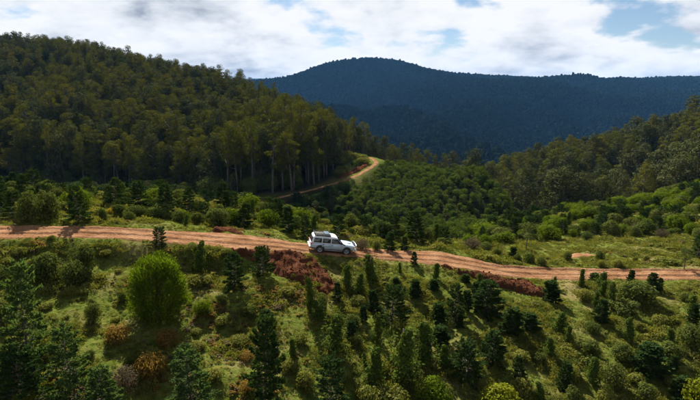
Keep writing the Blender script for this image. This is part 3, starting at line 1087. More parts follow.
def plant_px(kind, u, v, hpx, wpx, label, group=None, **kw):
    p = hit(u, v)
    dist = float(np.linalg.norm(p - np.array([0, 0, CAM_Z])))
    dep = math.atan2(CAM_Z - p[2], p[1])
    # a plant's top is seen foreshortened by the downward view
    h = hpx * dist / 500 / math.cos(dep) * 0.82
    return plant(kind, p[0], p[1], h, wpx * dist / 500, label, group, **kw)


# ------------------------------------------------------------------ car
def build_car():
    paint = plain('car_paint', (0.36, 0.43, 0.51), 0.3, 0.2, 0.5, 0.7, 0.05, 3)  # white car's paint tinted blue and darkened to carry reflected sky and shade
    roof_p = plain('car_roof_paint', (0.58, 0.59, 0.60), 0.4, 0.0, 0.5, 0.4, 0.05, 3)  # the car's own white, without the painted sky tint
    sill_p = plain('car_lower_paint', (0.2, 0.18, 0.16), 0.4, 0.3, 0.5, 0.3, 0.12, 4)
    glass = plain('car_glass', (0.012, 0.014, 0.016), 0.06, 0.0, 0.7)
    rubber = plain('rubber', (0.02, 0.019, 0.018), 0.85, noise=0.3, nscale=12)
    blk = plain('black_plastic', (0.022, 0.022, 0.023), 0.8, 0, 0.15)
    steel = plain('steel_rim', (0.22, 0.22, 0.23), 0.45, 0.6)
    red = plain('tail_lens', (0.55, 0.02, 0.015), 0.2)
    amber = plain('indicator_lens', (0.6, 0.2, 0.02), 0.2)
    lens = plain('head_lens', (0.6, 0.62, 0.64), 0.1, 0.3)
    blue = plain('awning_cover', (0.05, 0.085, 0.12), 0.85, 0, 0.1, noise=0.15)
    root = bpy.data.objects.new('four_wheel_drive_car', None)
    COL.objects.link(root)

    def part(name, g, mat, parent=root, sm=False, bevel=0):
        o = link(name, g.mesh(name, mat, sm), parent)
        if bevel:
            b = o.modifiers.new('bevel', 'BEVEL'); b.width = bevel; b.segments = 2; b.limit_method = 'ANGLE'
        return o

    def box(g, x0, x1, y0, y1, z0, z1):
        V = [(x, y, z) for x in (x0, x1) for y in (y0, y1) for z in (z0, z1)]
        g.quads(V, [(0, 1, 3, 2), (4, 6, 7, 5), (0, 4, 5, 1), (2, 3, 7, 6), (0, 2, 6, 4), (1, 5, 7, 3)])

    def ringloft(g, rings):
        n = len(rings[0]); m = len(rings)
        V = np.concatenate([np.asarray(r) for r in rings])
        i = np.arange(m * n).reshape(m, n)
        q = np.stack([i[:-1], np.roll(i[:-1], -1, 1), np.roll(i[1:], -1, 1), i[1:]], -1).reshape(-1, 4)
        c0, c1 = len(V), len(V) + 1
        V = np.concatenate([V, [np.mean(rings[0], 0)], [np.mean(rings[-1], 0)]])
        tr = np.concatenate([np.stack([np.full(n, c0), np.roll(i[0], -1), i[0]], 1), np.stack([np.full(n, c1), i[-1], np.roll(i[-1], -1)], 1)])
        g.T.append(tr + g.n)
        g.quads(V, q)

    def superell(a, b, e, n=28):
        th = (np.arange(n) + 0.5) * 2 * math.pi / n
        c, s = np.cos(th), np.sin(th)
        return np.sign(c) * np.abs(c) ** (2 / e) * a, np.sign(s) * np.abs(s) ** (2 / e) * b

    # lower body
    st = [(-2.40, .82, .66, .98), (-2.37, .88, .58, 1.04), (-2.25, .93, .52, 1.09), (-1.8, .955, .48, 1.12), (-1.0, .965, .46, 1.13), (0, .968, .46, 1.13), (.8, .965, .46, 1.13),
          (1.05, .96, .46, 1.14), (1.5, .95, .48, 1.115), (1.95, .93, .50, 1.08), (2.2, .90, .54, 1.03), (2.31, .85, .58, .98), (2.35, .80, .62, .92)]
    rings = []
    for x, hw, zb, zt in st:
        a, b = superell(hw, (zt - zb) / 2, 5.5)
        rings.append(np.stack([np.full(len(a), x), a, (zb + zt) / 2 + b], 1))
    g = G(); ringloft(g, rings)
    body = part('body', g, paint, sm=True)
    # wheel arches cut out of the body
    cut = G()
    for ax in (1.48, -1.37):
        th = np.arange(28) * 2 * math.pi / 28
        rr = [np.stack([ax + 0.475 * np.cos(th), np.full(28, yy), 0.42 + 0.475 * np.sin(th)], 1) for yy in (-1.3, 1.3)]
        ringloft(cut, rr)
    co = bpy.data.objects.new('cutter', cut.mesh('cutter', paint))
    for me_ in (body.data, co.data):
        bm = bmesh.new(); bm.from_mesh(me_); bmesh.ops.recalc_face_normals(bm, faces=bm.faces[:]); bm.to_mesh(me_); bm.free()
    COL.objects.link(co)
    bo = body.modifiers.new('arches', 'BOOLEAN'); bo.object = co; bo.operation = 'DIFFERENCE'; bo.solver = 'EXACT'
    bpy.context.view_layer.update()
    dg = bpy.context.evaluated_depsgraph_get()
    nm = bpy.data.meshes.new_from_object(body.evaluated_get(dg))
    body.modifiers.clear(); body.data = nm
    bpy.data.objects.remove(co)
    nm.set_sharp_from_angle(angle=R(35))
    # cabin
    lv = [(1.09, -2.37, 1.10, .935), (1.16, -2.36, 1.02, .93), (1.42, -2.29, .70, .885), (1.66, -2.20, .42, .825), (1.75, -2.13, .30, .785), (1.80, -2.02, .12, .70), (1.815, -1.8, -.1, .5)]

    def plan(z, x0, x1, hw):
        a, b = superell((x1 - x0) / 2, hw, 9, 36)
        return np.stack([(x0 + x1) / 2 + a, b, np.full(len(a), z)], 1)
    g = G(); ringloft(g, [plan(*l) for l in lv])
    cab = part('cabin', g, roof_p, sm=True)
    cab.data.set_sharp_from_angle(angle=R(40))

    def hwz(z):
        return np.interp(z, [l[0] for l in lv], [l[3] for l in lv])

    def side_pane(s, bot, top, zb=1.17, zt=1.63, off=0.012):
        g = G()
        zs = np.linspace(zb, zt, 5)
        outer, inner = [], []
        for z in zs:
            f = (z - zb) / (zt - zb)
            for xb, xt in zip(bot, top):
                x = xb + (xt - xb) * f
                outer.append((x, s * (hwz(z) + off), z)); inner.append((x, s * (hwz(z) - 0.01), z))
        nx = len(bot)
        n = len(outer)
        V = outer + inner
        Q = []
        for k in range(4):
            for j in range(nx - 1):
                a = k * nx + j
                Q.append((a, a + 1, a + nx + 1, a + nx)); Q.append((n + a, n + a + nx, n + a + nx + 1, n + a + 1))
            a, b = k * nx, k * nx + nx - 1
            Q += [(a, a + nx, n + a + nx, n + a), (b, n + b, n + b + nx, b + nx)]
        for j in range(nx - 1):
            a, t = j, 4 * nx + j
            Q += [(a, n + a, n + a + 1, a + 1), (t, t + 1, n + t + 1, n + t)]
        g.quads(V, Q)
        return g
    for s in (-1, 1):
        part('side_window', side_pane(s, (-2.14, -1.28), (-2.06, -1.28)), glass)
        part('side_window', side_pane(s, (-1.2, -.33), (-1.2, -.33)), glass)
        part('side_window', side_pane(s, (-.25, .86), (-.25, .38)), glass)
        # doors as pressed panels with handle
        for xa, xb_, zb in ((-1.22, -.31, .74), (-.28, .93, .60)):
            g = G()
            xs = np.linspace(xa, xb_, 3); zs = np.linspace(zb, 1.07, 6)
            V = []
            for yoff in (0.006, -0.03):
                for z in zs:
                    zz = (z - 0.795) / 0.335
                    hw = 0.966 * (max(0.02, 1 - abs(zz) ** 5.5)) ** (1 / 5.5)
                    for x in xs:
                        V.append((x, s * (hw + yoff), z))
            n = 18; Q = []
            for k in range(5):
                for j in range(2):
                    a = k * 3 + j
                    Q += [(a, a + 1, a + 4, a + 3), (n + a, n + a + 3, n + a + 4, n + a + 1)]
                Q += [(k * 3, k * 3 + 3, n + k * 3 + 3, n + k * 3), (k * 3 + 2, n + k * 3 + 2, n + k * 3 + 5, k * 3 + 5)]
            for j in range(2):
                Q += [(j, n + j, n + j + 1, j + 1), (15 + j, 16 + j, n + 16 + j, n + 15 + j)]
            g.quads(V, Q)
            door = part('door', g, paint)
            h = G(); box(h, xa + .06, xa + .24, s * .965, s * 1.0, .98, 1.02)
            part('handle', h, blk, door, bevel=.006)
        g = G(); box(g, -.92, 1.02, s * .945, s * .985, .50, .60)
        part('sill', g, sill_p, bevel=.015)
        g = G()
        g.tube([(-.88, s * 1.06, .44), (1.0, s * 1.06, .44)], .045, 8)
        for x in (-.7, 0.05, .8):
            g.tube([(x, s * .7, .5), (x, s * 1.06, .44)], .025, 6)
        part('side_step', g, steel, sm=True)
        th = np.linspace(-0.1, math.pi + 0.1, 18)
        for ax in (1.48, -1.37):
            g = G()
            g.tube(np.stack([ax + .49 * np.cos(th), np.full(18, s * .945), .42 + .49 * np.sin(th)], 1), .04, 6)
            part('arch_flare', g, sill_p, sm=True)
        g = G(); box(g, .70, .86, s * .98, s * 1.16, 1.17, 1.33)
        part('wing_mirror', g, blk, bevel=.03)
        g = G(); box(g, -2.40, -2.30, s * .66, s * .945, .86, 1.10)
        part('tail_light', g, red, bevel=.02)
        g = G(); box(g, 2.20, 2.34, s * .52, s * .86, .82, .97)
        hl = part('headlight', g, lens, bevel=.03)
        g = G(); box(g, 2.12, 2.27, s * .80, s * .915, .83, .95)
        part('indicator', g, amber, hl, bevel=.02)
    # windscreen and rear window: slabs on the sloping ends
    g = G()
    V = []
    for off in (0.02, -0.02):
        for z, fy in ((1.19, .80), (1.62, .72)):
            x = np.interp(z, [l[0] for l in lv], [l[2] for l in lv]) + off
            V += [(x, -fy, z), (x, fy, z)]
    Q8 = [(0, 1, 3, 2), (4, 6, 7, 5), (0, 4, 5, 1), (2, 3, 7, 6), (0, 2, 6, 4), (1, 5, 7, 3)]
    g.quads(V, Q8); part('windscreen', g, glass)
    g = G(); V = []
    for off in (-0.02, 0.02):
        for z, fy in ((1.2, .78), (1.62, .70)):
            x = np.interp(z, [l[0] for l in lv], [l[1] for l in lv]) + off
            V += [(x, -fy, z), (x, fy, z)]
    g.quads(V, Q8); part('rear_window', g, glass)
    g = G(); box(g, -2.53, -2.32, -.90, .90, .50, .68); part('rear_bumper', g, sill_p, bevel=.04)
    g = G(); box(g, -2.43, -2.36, -.26, .26, .80, .92); part('number_plate', g, lens)
    g = G(); box(g, 2.28, 2.50, -.92, .92, .48, .72); part('front_bumper', g, paint, bevel=.05)
    g = G(); box(g, 2.30, 2.372, -.50, .50, .80, .96); part('grille', g, blk, bevel=.01)
    g = G()
    for y in (-.78, -.3, .3, .78):
        g.tube([(2.48, y, .70), (2.54, y, .95), (2.46, y, 1.12)], .03, 7)
    g.tube([(2.30, -.9, .98), (2.46, -.78, 1.12), (2.50, 0, 1.14), (2.46, .78, 1.12), (2.30, .9, .98)], .034, 7)
    g.tube([(2.53, -.78, .92), (2.56, 0, .93), (2.53, .78, .92)], .026, 7)
    part('bull_bar', g, paint, sm=True)
    # bonnet scoop and snorkel
    g = G(); box(g, 1.45, 1.95, -.28, .28, 1.08, 1.15); part('bonnet_scoop', g, paint, bevel=.03)
    g = G()
    g.tube([(1.25, -.95, 1.05), (1.12, -1.0, 1.12), (.98, -.99, 1.2), (.42, -.87, 1.68), (.36, -.86, 1.86)], [.05, .055, .05, .045, .05], 8)
    box(g, .30, .46, -.92, -.80, 1.84, 1.98)
    part('snorkel', g, blk, sm=False)
    g = G(); box(g, -2.2, 2.2, -.62, .62, .34, .70); part('chassis', g, blk)
    # wheels
    for ax in (1.48, -1.37):
        for s in (-1, 1):
            prof_t = [(.26, -.11), (.33, -.135), (.385, -.13), (.41, -.10), (.415, 0), (.41, .10), (.385, .13), (.33, .135), (.26, .11)]
            prof_r = [(.02, .075), (.07, .08), (.075, .05), (.19, .035), (.22, .075), (.27, .105), (.27, -.08), (.1, -.06), (.02, -.06)]
            g = G()
            n = 28
            th = np.arange(n) * 2 * math.pi / n

            def lathe(prof):
                return [np.stack([r * np.cos(th), np.full(n, yy) * s, r * np.sin(th)], 1) for r, yy in prof]
            ringloft(g, lathe(prof_t + prof_t[:1]))
            tyre = part('wheel', g, rubber, sm=True)
            tyre.location = (ax, s * .80, .415)
            g2 = G(); ringloft(g2, lathe(prof_r))
            part('rim', g2, steel, tyre, sm=True)
            for k in range(6):
                h = G()
                a = k * math.pi / 3
                h.tube([(0.145 * math.cos(a), s * 0.04, 0.145 * math.sin(a)), (0.145 * math.cos(a), s * 0.052, 0.145 * math.sin(a))], 0.034, 8)
                part('rim_hole', h, blk, tyre)
    # roof rack with cross bars, and the load on it
    g = G()
    z0, z1 = 1.89, 2.03
    for zz in (z0, z1):
        g.tube([(-2.05, -.68, zz), (-.35, -.68, zz), (-.35, .68, zz), (-2.05, .68, zz), (-2.05, -.68, zz)], .02, 6)
    for x in np.linspace(-2.05, -.35, 6):
        for y in (-.68, .68):
            g.tube([(x, y, z0), (x, y, z1)], .014, 5)
    rack = part('roof_rack', g, blk, sm=True)
    for x in np.linspace(-1.95, -.45, 9):
        g = G(); box(g, x - .07, x + .07, -.67, .67, z0 - .012, z0 + .012)
        part('slat', g, blk, rack)
    for x in (-1.8, -1.2, -.6):
        for y in (-.70, .70):
            g = G(); box(g, x - .03, x + .03, y - .02, y + .02, 1.74, 1.90)
            part('rack_foot', g, blk, rack)
    g = G(); box(g, -2.0, -.4, -.92, -.76, 1.86, 1.99)
    part('awning_bag', g, blk, bevel=.04)
    g = G(); box(g, -1.0, -.45, -.6, .55, 1.91, 2.03)
    part('rack_load', g, blue, bevel=.04)
    return root


CAR_U = 331.5
i0 = int(np.argmin(np.abs(350 + 500 * RD_C[:, 0] / (RD_C[:, 1] * 0.98) - CAR_U)))
cx_, cy_ = RD_C[i0, 0] - RD_N[i0, 0] * 0.35, RD_C[i0, 1] - RD_N[i0, 1] * 0.35
car = build_car()
yaw = math.atan2(RD_T[i0, 1], RD_T[i0, 0]) + R(2)
f2 = np.array([math.cos(yaw), math.sin(yaw)]); l2 = np.array([-f2[1], f2[0]])
wz = {}
for nme, fx_, ly_ in (('fl', 1.48, .8), ('fr', 1.48, -.8), ('rl', -1.37, .8), ('rr', -1.37, -.8)):
    q = np.array([cx_, cy_]) + f2 * fx_ + l2 * ly_
    wz[nme] = road_z(q[0], q[1])
zf, zr = (wz['fl'] + wz['fr']) / 2, (wz['rl'] + wz['rr']) / 2
zl, zrr = (wz['fl'] + wz['rl']) / 2, (wz['fr'] + wz['rr']) / 2
pit = math.atan2(zr - zf, 2.85); rol = math.atan2(zl - zrr, 1.6)
car.matrix_world = (Matrix.Translation((cx_, cy_, zr + (zf - zr) * 1.37 / 2.85 - 0.02)) @ Matrix.Rotation(yaw, 4, 'Z') @ Matrix.Rotation(pit, 4, 'Y') @ Matrix.Rotation(rol, 4, 'X'))
tag(car, 'white four wheel drive wagon with roof rack and snorkel driving down the dirt road', 'car')

# ------------------------------------------------------------------ named plants of the foreground
# kind, u, v of base, height and width in frame, label
FG = [
 ('shrub', 48, 281, 31, 30, 'large dark rounded shrub, biggest of the clump below the road at far left'),
 ('shrub', 74, 286, 28, 26, 'round shrub with pale rim standing in front of the dark clump at left'),
 ('shrub', 88, 271, 32, 26, 'dark leafy shrub just below the road, rightmost of the left clump'),
 ('mound', 32, 277, 17, 27, 'low spreading shrub in front of the left end of the dark clump'),
 ('mound', 20, 257, 9, 14, 'small low bush alone in pale grass below the road at far left'),
 ('pale_pine', 28, 360, 86, 40, 'tall dark conifer with bare lower trunk near the left edge'),
 ('shrub', 3, 330, 30, 22, 'grey green shrub cut by the left edge beside the tall conifer'),
 ('shrub', 4, 282, 14, 16, 'small dark shrub at the left edge, level with the dark clump'),
 ('shrub', 93, 322, 21, 17, 'small dark egg shaped shrub left of the orange bracken'),
 ('dome', 160, 318, 68, 60, 'big rounded bright green tree below the dirt road'),
 ('bushy_pine', 159, 246, 20, 17, 'small dark conifer on the road edge behind the bright green tree'),
 ('column', 199, 272, 34, 15, 'narrow dark creeper covered tree right of the bright green tree'),
 ('pine', 233, 290, 44, 27, 'conifer with a long shadow between the bright tree and the red earth bank'),
 ('bushy_pine', 263, 274, 30, 22, 'conifer standing at the left foot of the red earth bank'),
 ('bright', 203, 314, 17, 18, 'little yellow green bush at the right foot of the bright green tree'),
 ('mound', 200, 285, 12, 26, 'low spreading bush under the narrow creeper covered tree'),
 ('slim_pine', 267, 322, 14, 14, 'tiny conifer seedling above the tallest foreground conifer'),
 ('pale_pine', 76, 402, 74, 42, 'broad lit conifer at bottom left, right of the tall dark one'),
 ('pale_pine', 104, 420, 52, 40, 'pale green conifer cut by the bottom edge at left'),
 ('bushy_pine', 18, 408, 52, 46, 'dark bushy conifer in the bottom left corner'),
 ('lime', 26, 412, 18, 22, 'yellow green bush at the very bottom left corner'),
 ('fern', 152, 378, 26, 28, 'orange bracken clump left of the lone blue green conifer at the bottom'),
 ('fern', 118, 340, 16, 26, 'brown bracken clump below the egg shaped shrub'),
 ('fern', 168, 345, 16, 26, 'dry orange bracken just below the bright green tree'),
 ('grey_shrub', 122, 392, 26, 30, 'brown twiggy dead shrub right of the pale conifer at the bottom'),
 ('pale_pine', 191, 404, 60, 44, 'lone blue green conifer at the bottom, left of the tallest one'),
 ('pine', 265, 408, 100, 42, 'tallest dark conifer of the foreground at the bottom edge'),
 ('column', 311, 312, 42, 12, 'tall thin creeper covered stump right below the red earth bank'),
 ('shrub', 322, 313, 22, 14, 'dark bush touching the right side of the tall thin stump'),
 ('column', 346, 289, 29, 13, 'left one of two creeper covered trees at the right end of the earth bank'),
 ('column', 358, 294, 25, 13, 'right one of two creeper covered trees at the end of the earth bank'),
 ('column', 370, 281, 29, 17, 'creeper covered tree at the road edge in front of the car'),
 ('mound', 358, 306, 11, 20, 'low dark bush below the two creeper covered trees'),
 ('bushy_pine', 392, 322, 38, 32, 'broad dark bushy conifer in the middle of the slope'),
 ('slim_pine', 396, 285, 9, 8, 'tiny conifer between the road and the broad bushy one'),
 ('slim_pine', 415, 299, 23, 11, 'small narrow conifer right of the broad bushy one'),
 ('column', 333, 352, 40, 23, 'dark egg shaped creeper mass in mid slope left of centre'),
 ('column', 373, 384, 38, 19, 'pointed creeper covered stump with a bright rim near the bottom'),
 ('column', 402, 382, 58, 28, 'largest creeper draped tree with light green top near the bottom'),
 ('column', 426, 364, 46, 22, 'creeper draped tree right of the largest draped one'),
 ('bushy_pine', 331, 408, 52, 40, 'dark conifer at the bottom between the tallest one and the pointed stump'),
 ('mound', 368, 402, 15, 26, 'low yellow green mound at the bottom below the pointed stump'),
 ('mound', 392, 410, 22, 36, 'pale rounded mound at the bottom below the largest draped tree'),
 ('shrub', 353, 327, 15, 19, 'dark low shrub above and right of the egg shaped mass'),
 ('shrub', 356, 347, 15, 15, 'small dark shrub right of the egg shaped mass'),
 ('mound', 300, 345, 12, 18, 'grey green hummock left of the egg shaped mass'),
 ('mound', 290, 372, 14, 20, 'hummock of weeds right of the tallest conifer'),
 ('mound', 305, 386, 14, 22, 'mound of pale weeds just left of the bottom dark conifer'),
 ('slim_pine', 434, 290, 14, 9, 'little cone shaped conifer below the road, left of the earth verge'),
 ('pine', 454, 320, 43, 18, 'narrow tall conifer left of the broad one by the earth verge'),
 ('slim_pine', 438, 322, 24, 13, 'small dark conifer at the left foot of the narrow tall one'),
 ('slim_pine', 465, 282, 11, 8, 'tiny bush on the left end of the red earth verge'),
 ('pine', 488, 314, 41, 31, 'broad dark conifer directly below the red earth verge'),
 ('slim_pine', 553, 304, 27, 13, 'slender conifer with bare stem at the right end of the earth verge'),
 ('slim_pine', 511, 334, 31, 17, 'conifer with a long dark shadow in mid slope right of centre'),
 ('slim_pine', 531, 331, 21, 14, 'short conifer right of the long shadowed one'),
 ('column', 558, 332, 21, 13, 'small cone of creeper with a shadow pointing right in mid slope'),
 ('pine', 468, 376, 42, 27, 'blue green conifer low on the slope, left of a darker twin'),
 ('pine', 491, 362, 38, 23, 'dark conifer low on the slope, right of the blue green one'),
 ('slim_pine', 440, 345, 22, 16, 'conifer behind the draped trees in the lower middle'),
 ('lime', 500, 414, 26, 42, 'bright lime green bush cut by the bottom edge in the middle right'),
 ('bright', 432, 408, 34, 42, 'yellow green leafy bush at the bottom left of the lime bush'),
 ('column', 601, 287, 17, 12, 'bushy headed shrub at the road edge, left of the yellowish thicket'),
 ('column', 611, 307, 25, 9, 'thin creeper covered pole just below the bushy headed shrub'),
 ('slim_pine', 595, 282, 11, 8, 'tiny dark conifer at the road edge left of the bushy headed shrub'),
 ('shrub', 636, 303, 24, 34, 'wide yellowish thicket below the road at right'),
 ('shrub', 624, 313, 15, 30, 'dark low shrub in front of the yellowish thicket'),
 ('slim_pine', 653, 292, 21, 9, 'pointed little conifer right of the yellowish thicket'),
 ('mound', 584, 300, 11, 16, 'small low bush left of the thin creeper covered pole'),
 ('shrub', 613, 388, 26, 25, 'round creeper bush with a long shadow at lower right'),
 ('shrub', 644, 400, 17, 20, 'low round bush right of the round creeper bush at the bottom'),
 ('mound', 571, 379, 13, 19, 'low dark bush left of the round creeper bush at lower right'),
 ('shrub', 592, 332, 11, 17, 'low dark bush in mid slope right of the cone of creeper'),
 ('slim_pine', 651, 374, 31, 21, 'leaning slender tree with bare stem at lower right'),
 ('shrub', 668, 360, 18, 24, 'dark spreading bush beside the leaning slender tree'),
 ('shrub', 690, 348, 23, 24, 'dark shrub at the right edge in mid slope'),
 ('slim_pine', 682, 402, 27, 14, 'dark narrow conifer at lower right beside the lime bush'),
 ('lime', 699, 408, 28, 28, 'lime green bush in the bottom right corner'),
 ('shrub', 590, 354, 15, 20, 'middle sized bush below centre of the right slope'),
 ('shrub', 622, 360, 17, 21, 'bush with shadow right of the middle sized one on the right slope'),
 ('shrub', 573, 404, 18, 18, 'small bush at the bottom edge right of the lime bush'),
 ('mound', 605, 402, 11, 16, 'little mound at the bottom edge below the round creeper bush'),
 ('shrub', 537, 362, 12, 16, 'small bush among shadows right of the dark conifer low on the slope'),
 ('mound', 520, 395, 16, 22, 'weedy mound right of the lime bush at the bottom'),
 ('mound', 660, 325, 9, 16, 'small low bush below the pointed little conifer at right'),
 ('mound', 240, 345, 11, 20, 'weedy hummock left of the tallest conifer'),
 ('mound', 225, 325, 10, 22, 'weedy hummock right of the big bright green tree'),
 # beyond the road, left
 ('shrub', 31, 223, 34, 24, 'dense roadside bush beyond the road, left of a pair at far left'),
 ('shrub', 50, 223, 36, 24, 'dense roadside bush beyond the road, right of a pair at far left'),
 ('pine', 80, 223, 38, 20, 'dark upright conifer on the far roadside, third from the left edge'),
 ('shrub', 102, 222, 17, 10, 'small dark bush on the far roadside next to a yellow one'),
 ('yellow', 110, 217, 12, 8, 'small shrub with bright yellow flowers on the far roadside'),
 ('column', 71, 192, 22, 11, 'creeper covered post shaped tree above the far roadside bushes'),
 ('shrub', 44, 189, 12, 10, 'small round dark bush beyond the roadside pair'),
 ('pine', 22, 198, 24, 14, 'conifer behind the roadside pair at far left'),
 ('slim_pine', 20, 178, 17, 10, 'thin conifer top poking above the scrub at far left'),
 ('column', 120, 204, 23, 12, 'dark rounded creeper tree left of the symmetrical conifer'),
 ('pine', 139, 214, 35, 24, 'symmetrical layered conifer beyond the road above the bright tree'),
 ('pine', 167, 217, 37, 22, 'tall conifer beyond the road right of the symmetrical one'),
 ('pine', 190, 217, 34, 20, 'conifer beyond the road below the bright green crest bush'),
 ('bright', 159, 188, 22, 20, 'bright green bush standing alone against the dark forest'),
 ('shrub', 173, 197, 14, 13, 'round dark bush right below the bright green crest bush'),
 ('shrub', 217, 228, 26, 30, 'dense wide bush on the far roadside left of the car'),
 ('slim_pine', 244, 227, 28, 15, 'slender conifer on the far roadside left of the car'),
 ('shrub', 198, 224, 14, 16, 'tan tinged bush on the far roadside beside the wide dense one'),
 ('pine', 306, 239, 27, 15, 'conifer directly behind the rear of the car'),
 ('bushy_pine', 338, 238, 27, 20, 'bushy conifer directly behind the bonnet of the car'),
 ('shrub', 325, 222, 13, 12, 'dark round bush on the crest behind the car'),
 ('shrub', 352, 236, 11, 9, 'small dark bush behind and right of the car'),
 ('grey_shrub', 362, 251, 17, 20, 'grey twiggy shrub at the roadside just ahead of the car'),
 ('column', 373, 236, 14, 9, 'left one of two dark cones on the crest ahead of the car'),
 ('column', 381, 235, 13, 8, 'right one of two dark cones on the crest ahead of the car'),
 ('slim_pine', 389, 252, 24, 11, 'slender conifer at the far roadside ahead of the car'),
 ('shrub', 376, 251, 14, 11, 'small bush between the grey shrub and the slender roadside conifer'),
 ('slim_pine', 340, 222, 18, 8, 'thin wispy conifer on the crest above the car'),
 ('slim_pine', 404, 250, 16, 8, 'small conifer at the roadside before the wide bare earth'),
 # beyond the road, right
 ('grey_shrub', 473, 251, 17, 22, 'grey leaved shrub behind the wide bare earth'),
 ('shrub', 486, 252, 13, 15, 'dark shrub right of the grey leaved one'),
 ('shrub', 425, 241, 9, 8, 'round bush on the crest, left of three above the bare earth'),
 ('shrub', 432, 245, 8, 8, 'round bush on the crest, middle of three above the bare earth'),
 ('shrub', 442, 246, 11, 13, 'round bush on the crest, right of three above the bare earth'),
 ('shrub', 497, 257, 11, 9, 'round dark bush on the grass verge behind the road bend'),
 ('slim_pine', 512, 261, 15, 9, 'dark conifer on the grass verge in front of the slender tree'),
 ('shrub', 518, 263, 12, 9, 'dark bush right of the conifer on the grass verge'),
 ('shrub', 529, 264, 14, 14, 'big dark bush on the verge in front of the bright green thicket'),
 ('shrub', 541, 266, 11, 10, 'round dark bush at the right end of the verge bushes'),
 ('tall_thin', 526, 251, 34, 20, 'slender tree with bare stem above the verge bushes'),
 ('bright', 505, 243, 14, 26, 'bright green spreading bush left of the slender tree'),
 ('bright', 548, 240, 19, 26, 'bright green dome shaped bush right of the slender tree'),
 ('shrub', 567, 262, 13, 8, 'dark cone shaped bush left of the bare soil patch'),
 ('shrub', 598, 261, 13, 10, 'dark dome shaped bush right of the bare soil patch'),
 ('mound', 601, 267, 7, 8, 'tiny bush in the grass just below the dark dome shaped bush'),
 ('mound', 617, 267, 8, 11, 'small double bush in the grass right of the dome shaped bush'),
 ('mound', 635, 262, 6, 5, 'tiny tuft of leaves in the grass field, middle of the right side'),
 ('mound', 646, 262, 7, 6, 'tiny round bush in the grass field beside the tuft'),
 ('mound', 667, 265, 8, 25, 'long low bush in the grass field left of the roadside tree'),
 ('tall_thin', 684, 270, 23, 13, 'small roadside tree with a bare stem at the right edge'),
 ('pine', 698, 257, 20, 14, 'dark conifer at the right edge beyond the roadside tree'),
]
for k, f in enumerate(FG):
    kd, u, v, hp, wp, lab = f
    if u > 400 and v > 275 and kd in ('pine', 'slim_pine'):
        hp, wp = hp * 0.88, wp * 1.2
    if kd == 'column' and v > 275:
        wp *= 1.2
    if kd == 'pale_pine':
        wp *= 0.88
    if v > 395 and 'pine' in kd:
        hp *= 0.9
    plant_px(kd, u, v, hp, wp, lab, var=k)

# dead bare tree in the dark gully
g = G()
g.tube([(0, 0, 0), (0.6, 0, 1.6), (1.6, 0.1, 3.4), (3.4, 0, 5.0)], [.16, .13, .09, .03], 6)
tw = G()
for k in range(9):
    f = 0.3 + 0.07 * k
    p = np.array([3.4 * f ** 1.6, 0, 5 * f])
    a = k * 2.1
    q = p + np.array([1.3 + 0.4 * math.cos(a), 0.9 * math.sin(a), 0.9 + 0.5 * math.sin(k * 1.7)])
    tw.tube([p, (p + q) / 2 + [0.1, 0, 0.25], q], [.05, .035, .012], 4)
p = hit(346, 226)
p = np.array([*uY(346, 96), 0]); p[2] = float(ground(p[0], p[1]))
dead = bpy.data.objects.new('dead_tree', None); COL.objects.link(dead); dead.location = p; dead.scale = (0.95, 0.95, 1.2)
link('trunk', g.mesh('trunk', M['grey'], True), dead)
link('branches', tw.mesh('branches', M['grey'], True), dead)
tag(dead, 'bare grey dead tree in the dark gully behind the car', 'tree')


# ------------------------------------------------------------------ scatter
def scatter(poly, spacing, jitter=0.42):
    px = [p[0] for p in poly]; py = [p[1] for p in poly]
    ax = np.arange(min(px), max(px), spacing); ay = np.arange(min(py), max(py), spacing)
    x, y = np.meshgrid(ax, ay)
    x = x + (np.arange(len(ay)) % 2)[:, None] * spacing / 2
    x = (x + rng.uniform(-jitter, jitter, x.shape) * spacing).ravel(); y = (y + rng.uniform(-jitter, jitter, y.shape) * spacing).ravel()
    k = in_poly(x, y, poly)
    return x[k], y[k]


def in_frame(x, y, h, mu=40, mv=25):
    p = np.stack([x, y, ground(x, y) + h], 1)
    u, v, d = project(p)
    return (u > -mu) & (u < 700 + mu) & (v < 400 + mv)


def clear_of(x, y, gap):
    if not PLACED:
        return np.ones(len(x), bool)
    q = np.array(PLACED)
    ok = np.ones(len(x), bool)
    for a in q:
        ok &= np.hypot(x - a[0], y - a[1]) > gap + a[2] * 0.35
    return ok


_src = {}


def source_collection(name, meshes):
    c = bpy.data.collections.new(name)
    for i, me in enumerate(meshes):
        o = bpy.data.objects.new('%s_%02d' % (name, i), me)
        c.objects.link(o)
    return c


def join_pair(pair, name):
    """trunk and crown as one mesh with two materials, for the uncountable rest of a forest"""
    V, Q, T, mq, mt, n = [], [], [], [], [], 0
    for k, me in enumerate(pair):
        co = np.empty(len(me.vertices) * 3); me.vertices.foreach_get('co', co)
        V.append(co.reshape(-1, 3))
        lt = np.empty(len(me.polygons), int); me.polygons.foreach_get('loop_total', lt)
        lv = np.empty(len(me.loops), int); me.loops.foreach_get('vertex_index', lv)
        ls = np.empty(len(me.polygons), int); me.polygons.foreach_get('loop_start', ls)
        q = ls[lt == 4]; t = ls[lt == 3]
        Q.append(lv[q[:, None] + np.arange(4)] + n); T.append(lv[t[:, None] + np.arange(3)] + n)
        mq += [k] * len(q); mt += [k] * len(t)
        n += len(me.vertices)
    return raw_mesh(name, np.concatenate(V), np.concatenate(Q), np.concatenate(T), False, [me.materials[0] for me in pair], mq + mt)


